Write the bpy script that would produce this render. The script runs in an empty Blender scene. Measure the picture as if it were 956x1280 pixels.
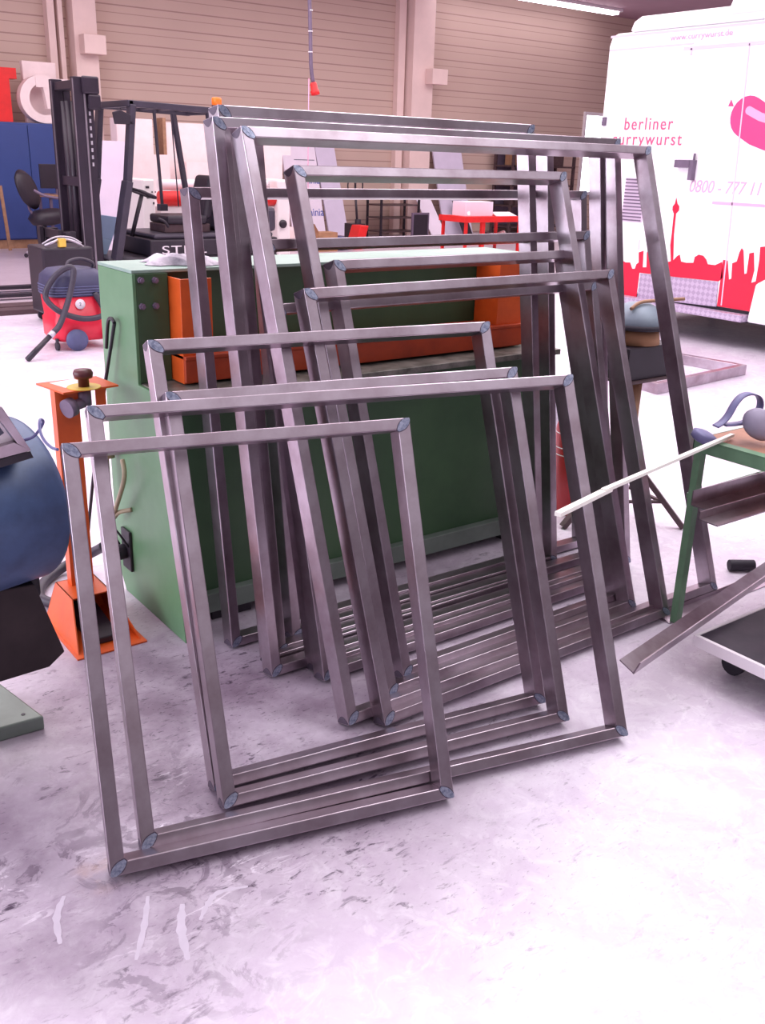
import bpy, bmesh, math, random
from mathutils import Vector, Matrix, Euler, noise
random.seed(4)
R = math.radians
COL = bpy.context.scene.collection
# ------------------------------------------------------------------ camera
# room axes: X runs along the back wall, Y runs towards it, Z up.
# camera stands at the origin, 1.6 m above the floor.
FPX = 1195.0
CF = Vector((0.56443565, 0.74903141, -0.34693565))
CR = Vector((0.80479972, -0.59281492, 0.02945980))
CU = Vector((0.18360231, 0.29584188, 0.93742614))
EYE = Vector((0, 0, 1.6))
cam_d = bpy.data.cameras.new('camera')
cam_d.sensor_fit = 'VERTICAL'; cam_d.sensor_height = 36
cam_d.lens = FPX/1280*36
cam_d.clip_start = 0.05; cam_d.clip_end = 200
cam = bpy.data.objects.new('camera', cam_d); COL.objects.link(cam)
m = Matrix.Identity(4)
for i in range(3):
    m[i][0] = CR[i]; m[i][1] = CU[i]; m[i][2] = -CF[i]; m[i][3] = EYE[i]
cam.matrix_world = m
bpy.context.scene.camera = cam
# survey helpers: where the sight line through a pixel meets a known real plane
def _d(p): return CF + CR*((p[0]-478)/FPX) - CU*((p[1]-640)/FPX)
def gx(p, x): d = _d(p); return EYE + d*(x/d.x)
def gy(p, y): d = _d(p); return EYE + d*(y/d.y)
def gz(p, z=0.0): d = _d(p); return EYE + d*((z-1.6)/d.z)

# ------------------------------------------------------------------ mesh builder
class MB:
    def __init__(s): s.v = []; s.f = []; s.m = []; s.sm = []
    def add(s, vs, fs, mi=0, smooth=False):
        b = len(s.v); s.v += [Vector(v) for v in vs]
        for f in fs: s.f.append([b+i for i in f]); s.m.append(mi); s.sm.append(smooth)
        return s
    def box(s, x0, x1, y0, y1, z0, z1, mi=0):
        vs = [(x, y, z) for x in (x0, x1) for y in (y0, y1) for z in (z0, z1)]
        return s.add(vs, [(0,1,3,2),(4,6,7,5),(0,4,5,1),(2,3,7,6),(0,2,6,4),(1,5,7,3)], mi)
    def hexa(s, c, mi=0):   # c: 4 bottom corners then 4 top corners (same order)
        return s.add(c, [(3,2,1,0),(4,5,6,7),(0,1,5,4),(1,2,6,5),(2,3,7,6),(3,0,4,7)], mi)
    def bar(s, p, q, w, t, up=(0,0,1), mi=0):   # rectangular bar along p->q
        p, q = Vector(p), Vector(q); d = (q-p).normalized(); up = Vector(up)
        a = d.cross(up)
        if a.length < 1e-4: a = d.cross(Vector((1,0,0)))
        a.normalize(); b = a.cross(d).normalized(); a = a*w/2; b = b*t/2
        return s.hexa([p-a-b, p+a-b, p+a+b, p-a+b, q-a-b, q+a-b, q+a+b, q-a+b], mi)
    def cyl(s, p, q, r, r2=None, n=20, mi=0, caps=True, smooth=True):
        p, q = Vector(p), Vector(q); r2 = r if r2 is None else r2
        d = (q-p).normalized(); a = d.orthogonal().normalized(); b = d.cross(a)
        vs = []
        for c, rr in ((p, r), (q, r2)):
            for i in range(n):
                t = 2*math.pi*i/n; vs.append(c + (a*math.cos(t)+b*math.sin(t))*rr)
        s.add(vs, [(i, (i+1)%n, n+(i+1)%n, n+i) for i in range(n)], mi, smooth)
        if caps:
            s.add(vs[:n], [list(range(n))[::-1]], mi); s.add(vs[n:], [list(range(n))], mi)
        return s
    def lathe(s, prof, c=(0,0,0), axis=(0,0,1), n=28, mi=0, smooth=True, sx=1, sy=1):
        ax = Vector(axis).normalized(); c = Vector(c)
        if abs(ax.z) > .999: a, b = Vector((1,0,0)), Vector((0,1,0))
        else: a = ax.orthogonal().normalized(); b = ax.cross(a)
        vs = []; fs = []
        for r, z in prof:
            for i in range(n):
                t = 2*math.pi*i/n
                vs.append(c + ax*z + a*math.cos(t)*max(r, 1e-4)*sx + b*math.sin(t)*max(r, 1e-4)*sy)
        for k in range(len(prof)-1):
            for i in range(n):
                j = (i+1) % n; fs.append((k*n+i, k*n+j, (k+1)*n+j, (k+1)*n+i))
        s.add(vs, fs, mi, smooth)
        s.add(vs[:n], [list(range(n))[::-1]], mi); s.add(vs[-n:], [list(range(n))], mi)
        return s
    def tube(s, pts, r, n=8, sub=6, mi=0):
        P = [Vector(p) for p in pts]
        if sub > 1 and len(P) > 2:
            Q = []
            for i in range(len(P)-1):
                a = P[max(i-1, 0)]; b = P[i]; c = P[i+1]; d = P[min(i+2, len(P)-1)]
                for k in range(sub):
                    t = k/sub
                    Q.append(0.5*((2*b)+(c-a)*t+(2*a-5*b+4*c-d)*t*t+(3*b-a-3*c+d)*t**3))
            Q.append(P[-1]); P = Q
        T = [(P[min(i+1, len(P)-1)]-P[max(i-1, 0)]).normalized() for i in range(len(P))]
        a = T[0].orthogonal().normalized(); vs = []
        for i, p in enumerate(P):
            a = (a - T[i]*a.dot(T[i])).normalized(); b = T[i].cross(a)
            for k in range(n):
                t = 2*math.pi*k/n; vs.append(p+(a*math.cos(t)+b*math.sin(t))*r)
        fs = [(i*n+k, i*n+(k+1)%n, (i+1)*n+(k+1)%n, (i+1)*n+k) for i in range(len(P)-1) for k in range(n)]
        s.add(vs, fs, mi, True)
        s.add(vs[:n], [list(range(n))[::-1]], mi); s.add(vs[-n:], [list(range(n))], mi)
        return s
    def prism(s, poly, off, mi=0, smooth=False):   # 3-D polygon pushed by vector off
        P = [Vector(p) for p in poly]; n = len(P); off = Vector(off)
        vs = P + [p+off for p in P]
        s.add(vs, [(i, (i+1)%n, n+(i+1)%n, n+i) for i in range(n)], mi, smooth)
        s.add(vs[:n], [list(range(n))], mi); s.add(vs[n:], [list(range(n))[::-1]], mi)
        return s
    def ball(s, c, r, n=16, mi=0, sc=(1,1,1)):
        k = n//2; vs = []; c = Vector(c)
        for j in range(k+1):
            p = math.pi*j/k
            for i in range(n):
                t = 2*math.pi*i/n
                vs.append(c+Vector((math.sin(p)*math.cos(t)*r*sc[0], math.sin(p)*math.sin(t)*r*sc[1], math.cos(p)*r*sc[2])))
        return s.add(vs, [(j*n+i, j*n+(i+1)%n, (j+1)*n+(i+1)%n, (j+1)*n+i) for j in range(k) for i in range(n)], mi, True)
    def build(s, name, mats, parent=None, origin=None, bevel=0, world=True):
        me = bpy.data.meshes.new(name)
        o = Vector((0,0,0))
        if parent is not None and world: o = Vector(parent.get('_o', (0,0,0)))
        elif origin is not None: o = Vector(origin)
        me.from_pydata([v-o for v in s.v], [], s.f)
        if not isinstance(mats, (list, tuple)): mats = [mats]
        for mt in mats: me.materials.append(mt)
        for p, mi, sm in zip(me.polygons, s.m, s.sm): p.material_index = mi; p.use_smooth = sm
        bm = bmesh.new(); bm.from_mesh(me)
        bmesh.ops.remove_doubles(bm, verts=bm.verts, dist=1e-5)
        bmesh.ops.recalc_face_normals(bm, faces=bm.faces)
        big = [f for f in bm.faces if len(f.verts) > 4]
        if big: bmesh.ops.triangulate(bm, faces=big)
        bm.to_mesh(me); bm.free()
        ob = bpy.data.objects.new(name, me); COL.objects.link(ob)
        if parent is not None:
            ob.parent = parent
            ob['_o'] = tuple(o)
        elif origin is not None: ob.location = o; ob['_o'] = tuple(o)
        else: ob['_o'] = (0.0, 0.0, 0.0)
        if bevel:
            md = ob.modifiers.new('bevel', 'BEVEL'); md.width = bevel; md.segments = 2; md.limit_method = 'ANGLE'; md.angle_limit = R(40)
        return ob
def tag(o, label=None, cat=None, group=None, kind=None):
    if label: o['label'] = label
    if cat: o['category'] = cat
    if group: o['group'] = group
    if kind: o['kind'] = kind
    return o
def root(name, loc, label, cat, group=None):
    o = bpy.data.objects.new(name, None); COL.objects.link(o)
    o.empty_display_size = .1; o.location = loc; o['_o'] = tuple(loc)
    return tag(o, label, cat, group)

# ------------------------------------------------------------------ materials
def lin(c):
    return tuple(((x/255)/12.92 if x/255 <= .04045 else ((x/255+.055)/1.055)**2.4) for x in c)
def mat(name, rgb, rough=.5, metal=0.0, var=.12, scale=8, bump=.0, rgb2=None, spec=.5, coat=0, emit=0):
    mt = bpy.data.materials.new(name); mt.use_nodes = True
    nt = mt.node_tree; N = nt.nodes; L = nt.links
    b = N['Principled BSDF']
    c = lin(rgb); c2 = lin(rgb2) if rgb2 else tuple(x*(1-var*2.2) for x in c)
    tc = N.new('ShaderNodeTexCoord'); nz = N.new('ShaderNodeTexNoise')
    nz.inputs['Scale'].default_value = scale; nz.inputs['Detail'].default_value = 6; nz.inputs['Roughness'].default_value = .6
    L.new(tc.outputs['Object'], nz.inputs['Vector'])
    rp = N.new('ShaderNodeValToRGB'); rp.color_ramp.elements[0].position = .3; rp.color_ramp.elements[1].position = .62
    rp.color_ramp.elements[0].color = (*c2, 1); rp.color_ramp.elements[1].color = (*c, 1)
    L.new(nz.outputs['Fac'], rp.inputs['Fac']); L.new(rp.outputs['Color'], b.inputs['Base Color'])
    b.inputs['Roughness'].default_value = rough; b.inputs['Metallic'].default_value = metal
    b.inputs['Specular IOR Level'].default_value = spec; b.inputs['Coat Weight'].default_value = coat
    if bump:
        bp = N.new('ShaderNodeBump'); bp.inputs['Strength'].default_value = bump; bp.inputs['Distance'].default_value = .01
        L.new(nz.outputs['Fac'], bp.inputs['Height']); L.new(bp.outputs['Normal'], b.inputs['Normal'])
    if emit:
        b.inputs['Emission Color'].default_value = (*c, 1); b.inputs['Emission Strength'].default_value = emit
    return mt
def emis(name, rgb, s):
    mt = bpy.data.materials.new(name); mt.use_nodes = True; N = mt.node_tree.nodes
    N.clear(); o = N.new('ShaderNodeOutputMaterial'); e = N.new('ShaderNodeEmission')
    e.inputs['Color'].default_value = (*rgb, 1); e.inputs['Strength'].default_value = s
    mt.node_tree.links.new(e.outputs[0], o.inputs[0]); return mt

M = {}
M['steel'] = mat('raw_steel', (188,176,186), .29, .95, .10, 5, .015, rgb2=(150,132,140))
M['weld_rim'] = mat('heat_tint_dark', (92,80,96), .45, .4, .1, 60)
M['weld'] = mat('heat_tint_blue', (164,170,190), .32, .6, .1, 120, .1, rgb2=(104,112,138))
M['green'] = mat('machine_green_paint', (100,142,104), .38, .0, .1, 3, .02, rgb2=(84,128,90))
M['green_shaded'] = mat('machine_green_shaded', (62,92,62), .45, 0, .1, 3, .02, rgb2=(48,76,52))  # same machine green, shade of the front faces put into the colour
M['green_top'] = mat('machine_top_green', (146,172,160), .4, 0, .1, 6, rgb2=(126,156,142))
M['orange'] = mat('orange_paint', (226,96,34), .4, 0, .1, 7, rgb2=(204,80,26))
M['orange_dk'] = mat('orange_paint_dark', (188,70,30), .5, 0, .1, 6, rgb2=(150,52,24))  # darker, redder orange for the guard beam
M['dirty_steel'] = mat('dirty_table_steel', (140,138,130), .45, .4, .2, 14, rgb2=(74,76,68))
M['black'] = mat('black_plastic', (42,34,46), .45, 0, .1, 10)
M['rubber'] = mat('dark_rubber', (52,46,58), .7, 0, .1, 12)
M['mast'] = mat('mast_black_paint', (48,38,52), .38, .1, .1, 6)
M['mast_lt'] = mat('mast_worn_edge', (150,140,150), .35, .6, .1, 10)
M['fork_grey'] = mat('forklift_frame_paint', (64,58,72), .4, .1, .1, 5)
M['blue_lt'] = mat('pale_blue_panel', (150,176,204), .4, 0, .06, 6)
M['white'] = mat('white_paint', (238,230,236), .4, 0, .03, 4)
M['foam'] = mat('white_foam', (246,226,226), .8, 0, .04, 6)
M['lavender'] = mat('lavender_board', (214,204,226), .6, 0, .04, 3)
M['board_w'] = mat('pale_board', (238,226,242), .6, 0, .03, 3)
M['red'] = mat('red_plastic', (226,40,66), .35, 0, .08, 5)
M['red_br'] = mat('bright_red_paint', (232,40,40), .4, 0, .08, 5)
M['navy'] = mat('navy_plastic', (62,62,92), .5, 0, .1, 10)
M['navy_wh'] = mat('blue_grey_plastic', (88,92,130), .5, 0, .1, 10)
M['hose'] = mat('dark_hose', (56,50,64), .5, 0, .1, 30)
M['cab_blue'] = mat('cabinet_blue', (54,74,136), .45, 0, .06, 2)
M['wood'] = mat('wood', (170,128,100), .6, 0, .15, 12)
M['brown'] = mat('dark_brown_steel', (92,72,76), .5, .3, .15, 10)
M['motor'] = mat('motor_blue_paint', (70,92,130), .42, 0, .08, 14, .03, rgb2=(58,76,110))
M['chute'] = mat('dark_chute_steel', (58,48,50), .45, .4, .2, 6, rgb2=(40,32,34))
M['base_grey'] = mat('green_grey_base', (116,128,120), .4, .2, .12, 8)
M['col'] = mat('column_paint', (240,214,208), .6, 0, .04, 2)
M['plotter'] = mat('offwhite_machine', (240,232,232), .4, 0, .02, 4)
M['truck'] = mat('trailer_white', (252,250,252), .35, 0, .01, 2)
M['trim_l'] = mat('trailer_seam', (226,206,226), .5, 0, .02, 4)
M['gr_red'] = mat('graphic_red', (224,24,62), .4, 0, .06, 1.5)
M['gr_pink'] = mat('graphic_pink', (232,70,134), .4, 0, .05, 1.5)
M['gr_hl'] = mat('graphic_highlight', (248,170,206), .4, 0, .02, 2)
M['gr_txt'] = mat('graphic_letter_red', (222,92,132), .5, 0, .02, 2)
M['gr_pale'] = mat('graphic_pale_letter', (214,176,204), .5, 0, .02, 2)
M['grey_dk'] = mat('grey_fitting', (120,104,126), .5, .2, .1, 8)
M['pale_grey'] = mat('pale_grey_metal', (196,190,200), .4, .5, .08, 8)
M['card'] = mat('cardboard', (176,132,100), .8, 0, .12, 8)
M['lid'] = mat('blue_grey_hood', (120,132,146), .5, .1, .08, 6)
M['strip'] = mat('white_plastic_strip', (244,242,232), .4, 0, .02, 8)
M['beige'] = mat('beige_hose', (172,160,132), .5, 0, .1, 12)
M['wire'] = mat('blue_wire', (92,92,140), .4, 0, .05, 10)
M['red_dk'] = mat('extinguisher_red', (190,26,40), .35, 0, .08, 4)
M['yellow'] = mat('yellow_label', (226,190,80), .5, 0, .05, 8)
M['amber'] = mat('amber_beacon', (250,120,40), .3, 0, .05, 8, emit=.25)
M['cloth'] = mat('grey_cloth', (206,196,206), .9, 0, .25, 16, .2, rgb2=(120,112,126))
M['btn'] = mat('dark_red_button', (92,40,44), .4, 0, .06, 8)
M['lip'] = mat('blue_print', (60,84,176), .6, 0, .05, 8)
M['ink'] = mat('grey_print', (90,90,110), .6, 0, .05, 8)
M['cup'] = mat('muff_grey', (150,142,164), .6, 0, .05, 8)
M['band'] = mat('muff_band_blue', (110,108,150), .5, 0, .08, 10)
M['ply'] = mat('brown_board', (170,120,96), .55, 0, .12, 12)
M['trestle'] = mat('trestle_green', (108,146,114), .5, 0, .1, 12)
M['dolly'] = mat('dolly_deck_dark', (62,54,66), .5, .1, .15, 9, rgb2=(44,38,50))
M['daylight'] = emis('window_daylight', (0.86, .92, 1.0), 9)
M['lamp'] = emis('fluorescent_tube', (1.0, .9, .96), 9)
# glass
gl = bpy.data.materials.new('cab_glass'); gl.use_nodes = True
b = gl.node_tree.nodes['Principled BSDF']; b.inputs['Base Color'].default_value = (.95,.93,.97,1)
b.inputs['Roughness'].default_value = .05; b.inputs['Transmission Weight'].default_value = 1; b.inputs['IOR'].default_value = 1.05
M['glass'] = gl

def floor_mat():
    mt = bpy.data.materials.new('workshop_floor'); mt.use_nodes = True
    nt = mt.node_tree; N = nt.nodes; L = nt.links; b = N['Principled BSDF']
    tc = N.new('ShaderNodeTexCoord')
    def nz(scale, det=8, rough=.6, vec=None, dist=0):
        n = N.new('ShaderNodeTexNoise'); n.inputs['Scale'].default_value = scale; n.inputs['Detail'].default_value = det
        n.inputs['Roughness'].default_value = rough; n.inputs['Distortion'].default_value = dist
        L.new(vec or tc.outputs['Object'], n.inputs['Vector']); return n.outputs['Fac']
    def ramp(fac, a, bb, ca=(0,0,0,1), cb=(1,1,1,1)):
        r = N.new('ShaderNodeValToRGB'); r.color_ramp.elements[0].position = a; r.color_ramp.elements[1].position = bb
        r.color_ramp.elements[0].color = ca; r.color_ramp.elements[1].color = cb; L.new(fac, r.inputs['Fac']); return r.outputs['Color']
    def mul(a, bb, op='MULTIPLY'):
        n = N.new('ShaderNodeMath'); n.operation = op
        for i, q in enumerate((a, bb)):
            if isinstance(q, (int, float)): n.inputs[i].default_value = q
            else: L.new(q, n.inputs[i])
        return n.outputs[0]
    def mix(fac, a, bb):
        n = N.new('ShaderNodeMix'); n.data_type = 'RGBA'
        L.new(fac, n.inputs[0])
        for i, q in ((6, a), (7, bb)):
            if isinstance(q, tuple): n.inputs[i].default_value = q
            else: L.new(q, n.inputs[i])
        return n.outputs[2]
    base = ramp(nz(1.1, 6), .35, .65, (*lin((210,198,212)),1), (*lin((230,222,234)),1))
    base = mix(mul(ramp(nz(5.5, 8, .7, None, .8), .46, .60), .38), base, (*lin((196,176,200)),1))
    base = mix(mul(ramp(nz(13, 8, .7, None, 1.2), .50, .62), .35), base, (*lin((246,242,248)),1))
    sy = N.new('ShaderNodeSeparateXYZ'); L.new(tc.outputs['Object'], sy.inputs[0])
    far = N.new('ShaderNodeMath'); far.operation = 'GREATER_THAN'; far.inputs[1].default_value = 10.3; L.new(sy.outputs['Y'], far.inputs[0])
    base = mix(mul(far.outputs[0], .75), base, (*lin((178,158,168)),1))
    # work-worn zone, with shade around grinder, machine foot and frames painted in
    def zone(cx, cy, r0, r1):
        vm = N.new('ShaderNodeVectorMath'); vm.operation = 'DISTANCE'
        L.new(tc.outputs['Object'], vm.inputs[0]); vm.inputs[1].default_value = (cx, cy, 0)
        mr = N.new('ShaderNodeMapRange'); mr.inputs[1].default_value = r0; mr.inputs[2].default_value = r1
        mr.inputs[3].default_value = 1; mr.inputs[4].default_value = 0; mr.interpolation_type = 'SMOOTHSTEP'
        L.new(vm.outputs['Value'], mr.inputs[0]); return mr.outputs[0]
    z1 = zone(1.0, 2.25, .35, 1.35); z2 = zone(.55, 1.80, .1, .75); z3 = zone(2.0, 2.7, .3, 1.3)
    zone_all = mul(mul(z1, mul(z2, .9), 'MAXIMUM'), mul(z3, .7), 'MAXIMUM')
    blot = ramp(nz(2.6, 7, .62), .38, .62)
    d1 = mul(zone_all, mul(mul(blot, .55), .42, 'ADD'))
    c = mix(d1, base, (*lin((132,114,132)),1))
    # scuffs: stretched broken dark flecks
    mp = N.new('ShaderNodeMapping'); mp.inputs['Rotation'].default_value = (0,0,.6); mp.inputs['Scale'].default_value = (1,2.6,1)
    L.new(tc.outputs['Object'], mp.inputs['Vector'])
    fl = mul(ramp(nz(17, 5, .7, mp.outputs[0], .6), .56, .66), ramp(nz(3.0, 4), .47, .6))
    fl2 = mul(ramp(nz(42, 3, .7, mp.outputs[0], .4), .60, .68), ramp(nz(1.3, 4), .42, .58))
    fz = mul(zone_all, .34, 'ADD')
    c = mix(mul(mul(fl, fz), .95), c, (*lin((78,64,82)),1))
    c = mix(mul(mul(fl2, fz), .8), c, (*lin((96,80,98)),1))
    mb_ = mul(mul(ramp(nz(7.5, 7, .68, None, 1.6), .53, .57), ramp(nz(2.2, 4), .44, .58)), zone(.62, 1.86, .15, .75))
    c = mix(mul(mb_, .75), c, (*lin((104,88,106)),1))
    mw_ = mul(mul(ramp(nz(6.0, 7, .68, mp.outputs[0], 2.2), .57, .60), ramp(nz(2.9, 4), .5, .6)), zone(.66, 1.86, .1, .6))
    c = mix(mul(mw_, .8), c, (*lin((236,228,238)),1))
    tan = mul(zone(.585, 1.83, .01, .09), ramp(nz(9, 4), .4, .6))
    c = mix(mul(tan, .7), c, (*lin((196,160,140)),1))
    vo = N.new('ShaderNodeTexVoronoi'); vo.feature = 'DISTANCE_TO_EDGE'; vo.inputs['Scale'].default_value = .55
    wv = N.new('ShaderNodeTexNoise'); wv.inputs['Scale'].default_value = 2
    L.new(tc.outputs['Object'], wv.inputs['Vector'])
    vadd = N.new('ShaderNodeVectorMath'); vadd.operation = 'ADD'; vsc = N.new('ShaderNodeVectorMath'); vsc.operation = 'SCALE'
    vsc.inputs['Scale'].default_value = .5; L.new(wv.outputs['Color'], vsc.inputs[0])
    L.new(tc.outputs['Object'], vadd.inputs[0]); L.new(vsc.outputs[0], vadd.inputs[1]); L.new(vadd.outputs[0], vo.inputs['Vector'])
    cr = ramp(vo.outputs['Distance'], 0, .006, (1,1,1,1), (0,0,0,1))
    c = mix(mul(cr, .07), c, (*lin((150,136,150)),1))
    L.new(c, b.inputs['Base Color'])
    rg = N.new('ShaderNodeMapRange'); rg.inputs[3].default_value = .22; rg.inputs[4].default_value = .5
    L.new(nz(3.5, 6), rg.inputs[0]); L.new(rg.outputs[0], b.inputs['Roughness'])
    bp = N.new('ShaderNodeBump'); bp.inputs['Strength'].default_value = .12; bp.inputs['Distance'].default_value = .01
    L.new(nz(30, 6), bp.inputs['Height']); L.new(bp.outputs['Normal'], b.inputs['Normal'])
    return mt
def wall_mat():
    mt = bpy.data.materials.new('ribbed_wall_panel'); mt.use_nodes = True
    nt = mt.node_tree; N = nt.nodes; L = nt.links; b = N['Principled BSDF']
    tc = N.new('ShaderNodeTexCoord'); sp = N.new('ShaderNodeSeparateXYZ'); L.new(tc.outputs['Object'], sp.inputs[0])
    def groove(period, wid, ph=0):
        a = N.new('ShaderNodeMath'); a.operation = 'ADD'; a.inputs[1].default_value = ph; L.new(sp.outputs['Z'], a.inputs[0])
        d = N.new('ShaderNodeMath'); d.operation = 'MODULO'; d.inputs[1].default_value = period; L.new(a.outputs[0], d.inputs[0])
        l = N.new('ShaderNodeMath'); l.operation = 'LESS_THAN'; l.inputs[1].default_value = wid; L.new(d.outputs[0], l.inputs[0])
        return l.outputs[0]
    g1 = groove(.305, .022); g2 = groove(.305, .014, .12)
    nz = N.new('ShaderNodeTexNoise'); nz.inputs['Scale'].default_value = .6; nz.inputs['Detail'].default_value = 5; L.new(tc.outputs['Object'], nz.inputs['Vector'])
    rp = N.new('ShaderNodeValToRGB'); rp.color_ramp.elements[0].color = (*lin((192,166,156)),1); rp.color_ramp.elements[1].color = (*lin((212,186,172)),1)
    L.new(nz.outputs['Fac'], rp.inputs['Fac'])
    m1 = N.new('ShaderNodeMix'); m1.data_type = 'RGBA'; L.new(g1, m1.inputs[0]); L.new(rp.outputs[0], m1.inputs[6]); m1.inputs[7].default_value = (*lin((168,138,130)),1)
    m2 = N.new('ShaderNodeMix'); m2.data_type = 'RGBA'; L.new(g2, m2.inputs[0]); L.new(m1.outputs[2], m2.inputs[6]); m2.inputs[7].default_value = (*lin((178,148,138)),1)
    L.new(m2.outputs[2], b.inputs['Base Color']); b.inputs['Roughness'].default_value = .6
    return mt
def checker_plate_mat():
    mt = bpy.data.materials.new('checker_plate'); mt.use_nodes = True
    nt = mt.node_tree; N = nt.nodes; L = nt.links; b = N['Principled BSDF']
    tc = N.new('ShaderNodeTexCoord'); mp = N.new('ShaderNodeMapping'); mp.inputs['Rotation'].default_value = (R(45),0,0)
    L.new(tc.outputs['Object'], mp.inputs['Vector'])
    ck = N.new('ShaderNodeTexChecker'); ck.inputs['Scale'].default_value = 26
    ck.inputs['Color1'].default_value = (*lin((200,184,206)),1); ck.inputs['Color2'].default_value = (*lin((178,160,186)),1)
    L.new(mp.outputs[0], ck.inputs['Vector']); L.new(ck.outputs['Color'], b.inputs['Base Color'])
    b.inputs['Roughness'].default_value = .4; b.inputs['Metallic'].default_value = .3
    return mt
M['floor'] = floor_mat(); M['wall'] = wall_mat(); M['checker'] = checker_plate_mat()
M['wall_plain'] = mat('plain_wall', (200,176,170), .7, 0, .04, 1)
M['ceiling'] = mat('ceiling_sheet', (176,140,156), .7, 0, .05, 1)

def text(name, s, parent, size, loc, xdir, updir, mt, ext=.001, align='LEFT', space=1, shear=0, xs=1, width=None):
    cu = bpy.data.curves.new(name, 'FONT'); cu.body = s; cu.size = size; cu.extrude = ext
    cu.align_x = align; cu.space_character = space; cu.shear = shear
    t = bpy.data.objects.new('tmp', cu); COL.objects.link(t)
    bpy.context.view_layer.update()
    me = bpy.data.meshes.new_from_object(t.evaluated_get(bpy.context.evaluated_depsgraph_get()))
    bpy.data.objects.remove(t); bpy.data.curves.remove(cu)
    me.name = name; me.materials.clear(); me.materials.append(mt)
    X = Vector(xdir).normalized(); U = Vector(updir).normalized(); Z = X.cross(U)
    if width: xs = width/max(v.co.x for v in me.vertices)
    o = Vector(parent.get('_o', (0,0,0))) if parent else Vector((0,0,0))
    for v in me.vertices:
        c = v.co.copy(); v.co = Vector(loc)-o + X*c.x*xs + U*c.y + Z*c.z
    ob = bpy.data.objects.new(name, me); COL.objects.link(ob); ob.parent = parent
    ob['_o'] = tuple(o)
    return ob

# ================================================================== SETTING
def S(mb, name, mt): return tag(mb.build(name, mt), kind='structure')
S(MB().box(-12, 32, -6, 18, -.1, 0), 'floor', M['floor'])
wb = MB().box(-12, 24.2, 17.9, 18.1, 0, 5.05)
S(wb, 'wall_back', M['wall'])
S(MB().box(24, 24.2, 2, 17.9, 0, 5.05), 'wall_right', M['wall_plain'])
S(MB().box(-6.2, -6, 10, 17.9, 0, 5.05), 'wall_left', M['wall_plain'])
S(MB().box(-12, 32, 3.5, 18.1, 5.05, 5.15), 'ceiling', M['ceiling'])
S(MB().box(6.40, 6.80, 17.55, 17.9, 0, 5.05).box(6.02, 6.14, 17.7, 17.9, 0, 5.05).box(6.2, 6.28, 17.7, 17.9, 0, 5.05), 'trim_1', M['col'])
S(MB().box(13.66, 14.22, 17.55, 17.9, 0, 5.05).box(13.42, 13.6, 17.75, 17.9, 0, 5.05), 'trim_2', M['col'])
k = MB().box(-3, 5.5, 10.05, 10.25, 0, .05).box(-3, 5.5, 10.45, 10.7, 0, .03)
S(k, 'trim_3', M['brown'])
w = MB().box(19.40, 19.47, 17.84, 17.9, .86, 2.84).box(20.25, 20.33, 17.84, 17.9, .86, 2.84).box(19.4701, 20.2499, 17.84, 17.9, 2.76, 2.84).box(19.4701, 20.2499, 17.84, 17.9, .86, .94)
wf = S(w, 'window_1', M['white'])
MB().box(19.47, 20.25, 17.86, 17.88, .94, 2.76).build('pane', M['daylight'], wf)
for (a, c, lb) in (((98,43), (127,70), 'small pale box fixed to the left column above the forklift mast'),
                   ((532,86), (550,107), 'small pale box fixed high on the column behind the frames')):
    A = gy(a, 17.55); B = gy(c, 17.55)
    tag(MB().box(A.x, B.x, 17.3, 17.55, B.z, A.z).build('wall_box', M['col'], origin=(A.x, 17.42, B.z), bevel=.01), lb, 'box')
r = root('ceiling_light', (17.4, 17.1, 5.0), 'long bright fluorescent strip light on the ceiling at the top right', 'light')
MB().box(14.2, 19.4, 16.96, 17.24, 4.99, 5.05).build('housing', M['white'], r)
MB().box(14.3, 19.3, 17.0, 17.2, 4.93, 4.99).build('diffuser', M['lamp'], r)

sm = MB()
for pts, w_ in (([(.707,1.564),(.745,1.60),(.783,1.617),(.845,1.596)],.007), ([(.431,1.671),(.45,1.75),(.486,1.806)],.008), ([(.546,1.538),(.60,1.62),(.642,1.698)],.007), ([(.636,1.476),(.66,1.56),(.696,1.631)],.010)):
    L1 = []; L2 = []
    P = [Vector((x,y,0)) for x, y in pts]; Q = []
    for i in range(len(P)-1):
        a_ = P[max(i-1,0)]; b_ = P[i]; c_ = P[i+1]; d_ = P[min(i+2,len(P)-1)]
        for k_ in range(6):
            t = k_/6; Q.append(.5*((2*b_)+(c_-a_)*t+(2*a_-5*b_+4*c_-d_)*t*t+(3*b_-a_-3*c_+d_)*t**3))
    Q.append(P[-1]); n = len(Q)
    for i, p in enumerate(Q):
        t = (Q[min(i+1,n-1)]-Q[max(i-1,0)]).normalized(); ww = w_*(.35+.65*math.sin(math.pi*(i+.5)/n))*(1+.25*math.sin(i*2.3))
        L1.append(p+Vector((-t.y,t.x,0))*ww+Vector((0,0,.0004))); L2.append(p-Vector((-t.y,t.x,0))*ww+Vector((0,0,.0004)))
    sm.add(L1+L2, [(i,i+1,n+i+1,n+i) for i in range(n-1)])
sm.build('wiped_streak', mat('wiped_floor', (198,188,202), .4, 0, .04, 20), bpy.data.objects['floor'])

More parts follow.
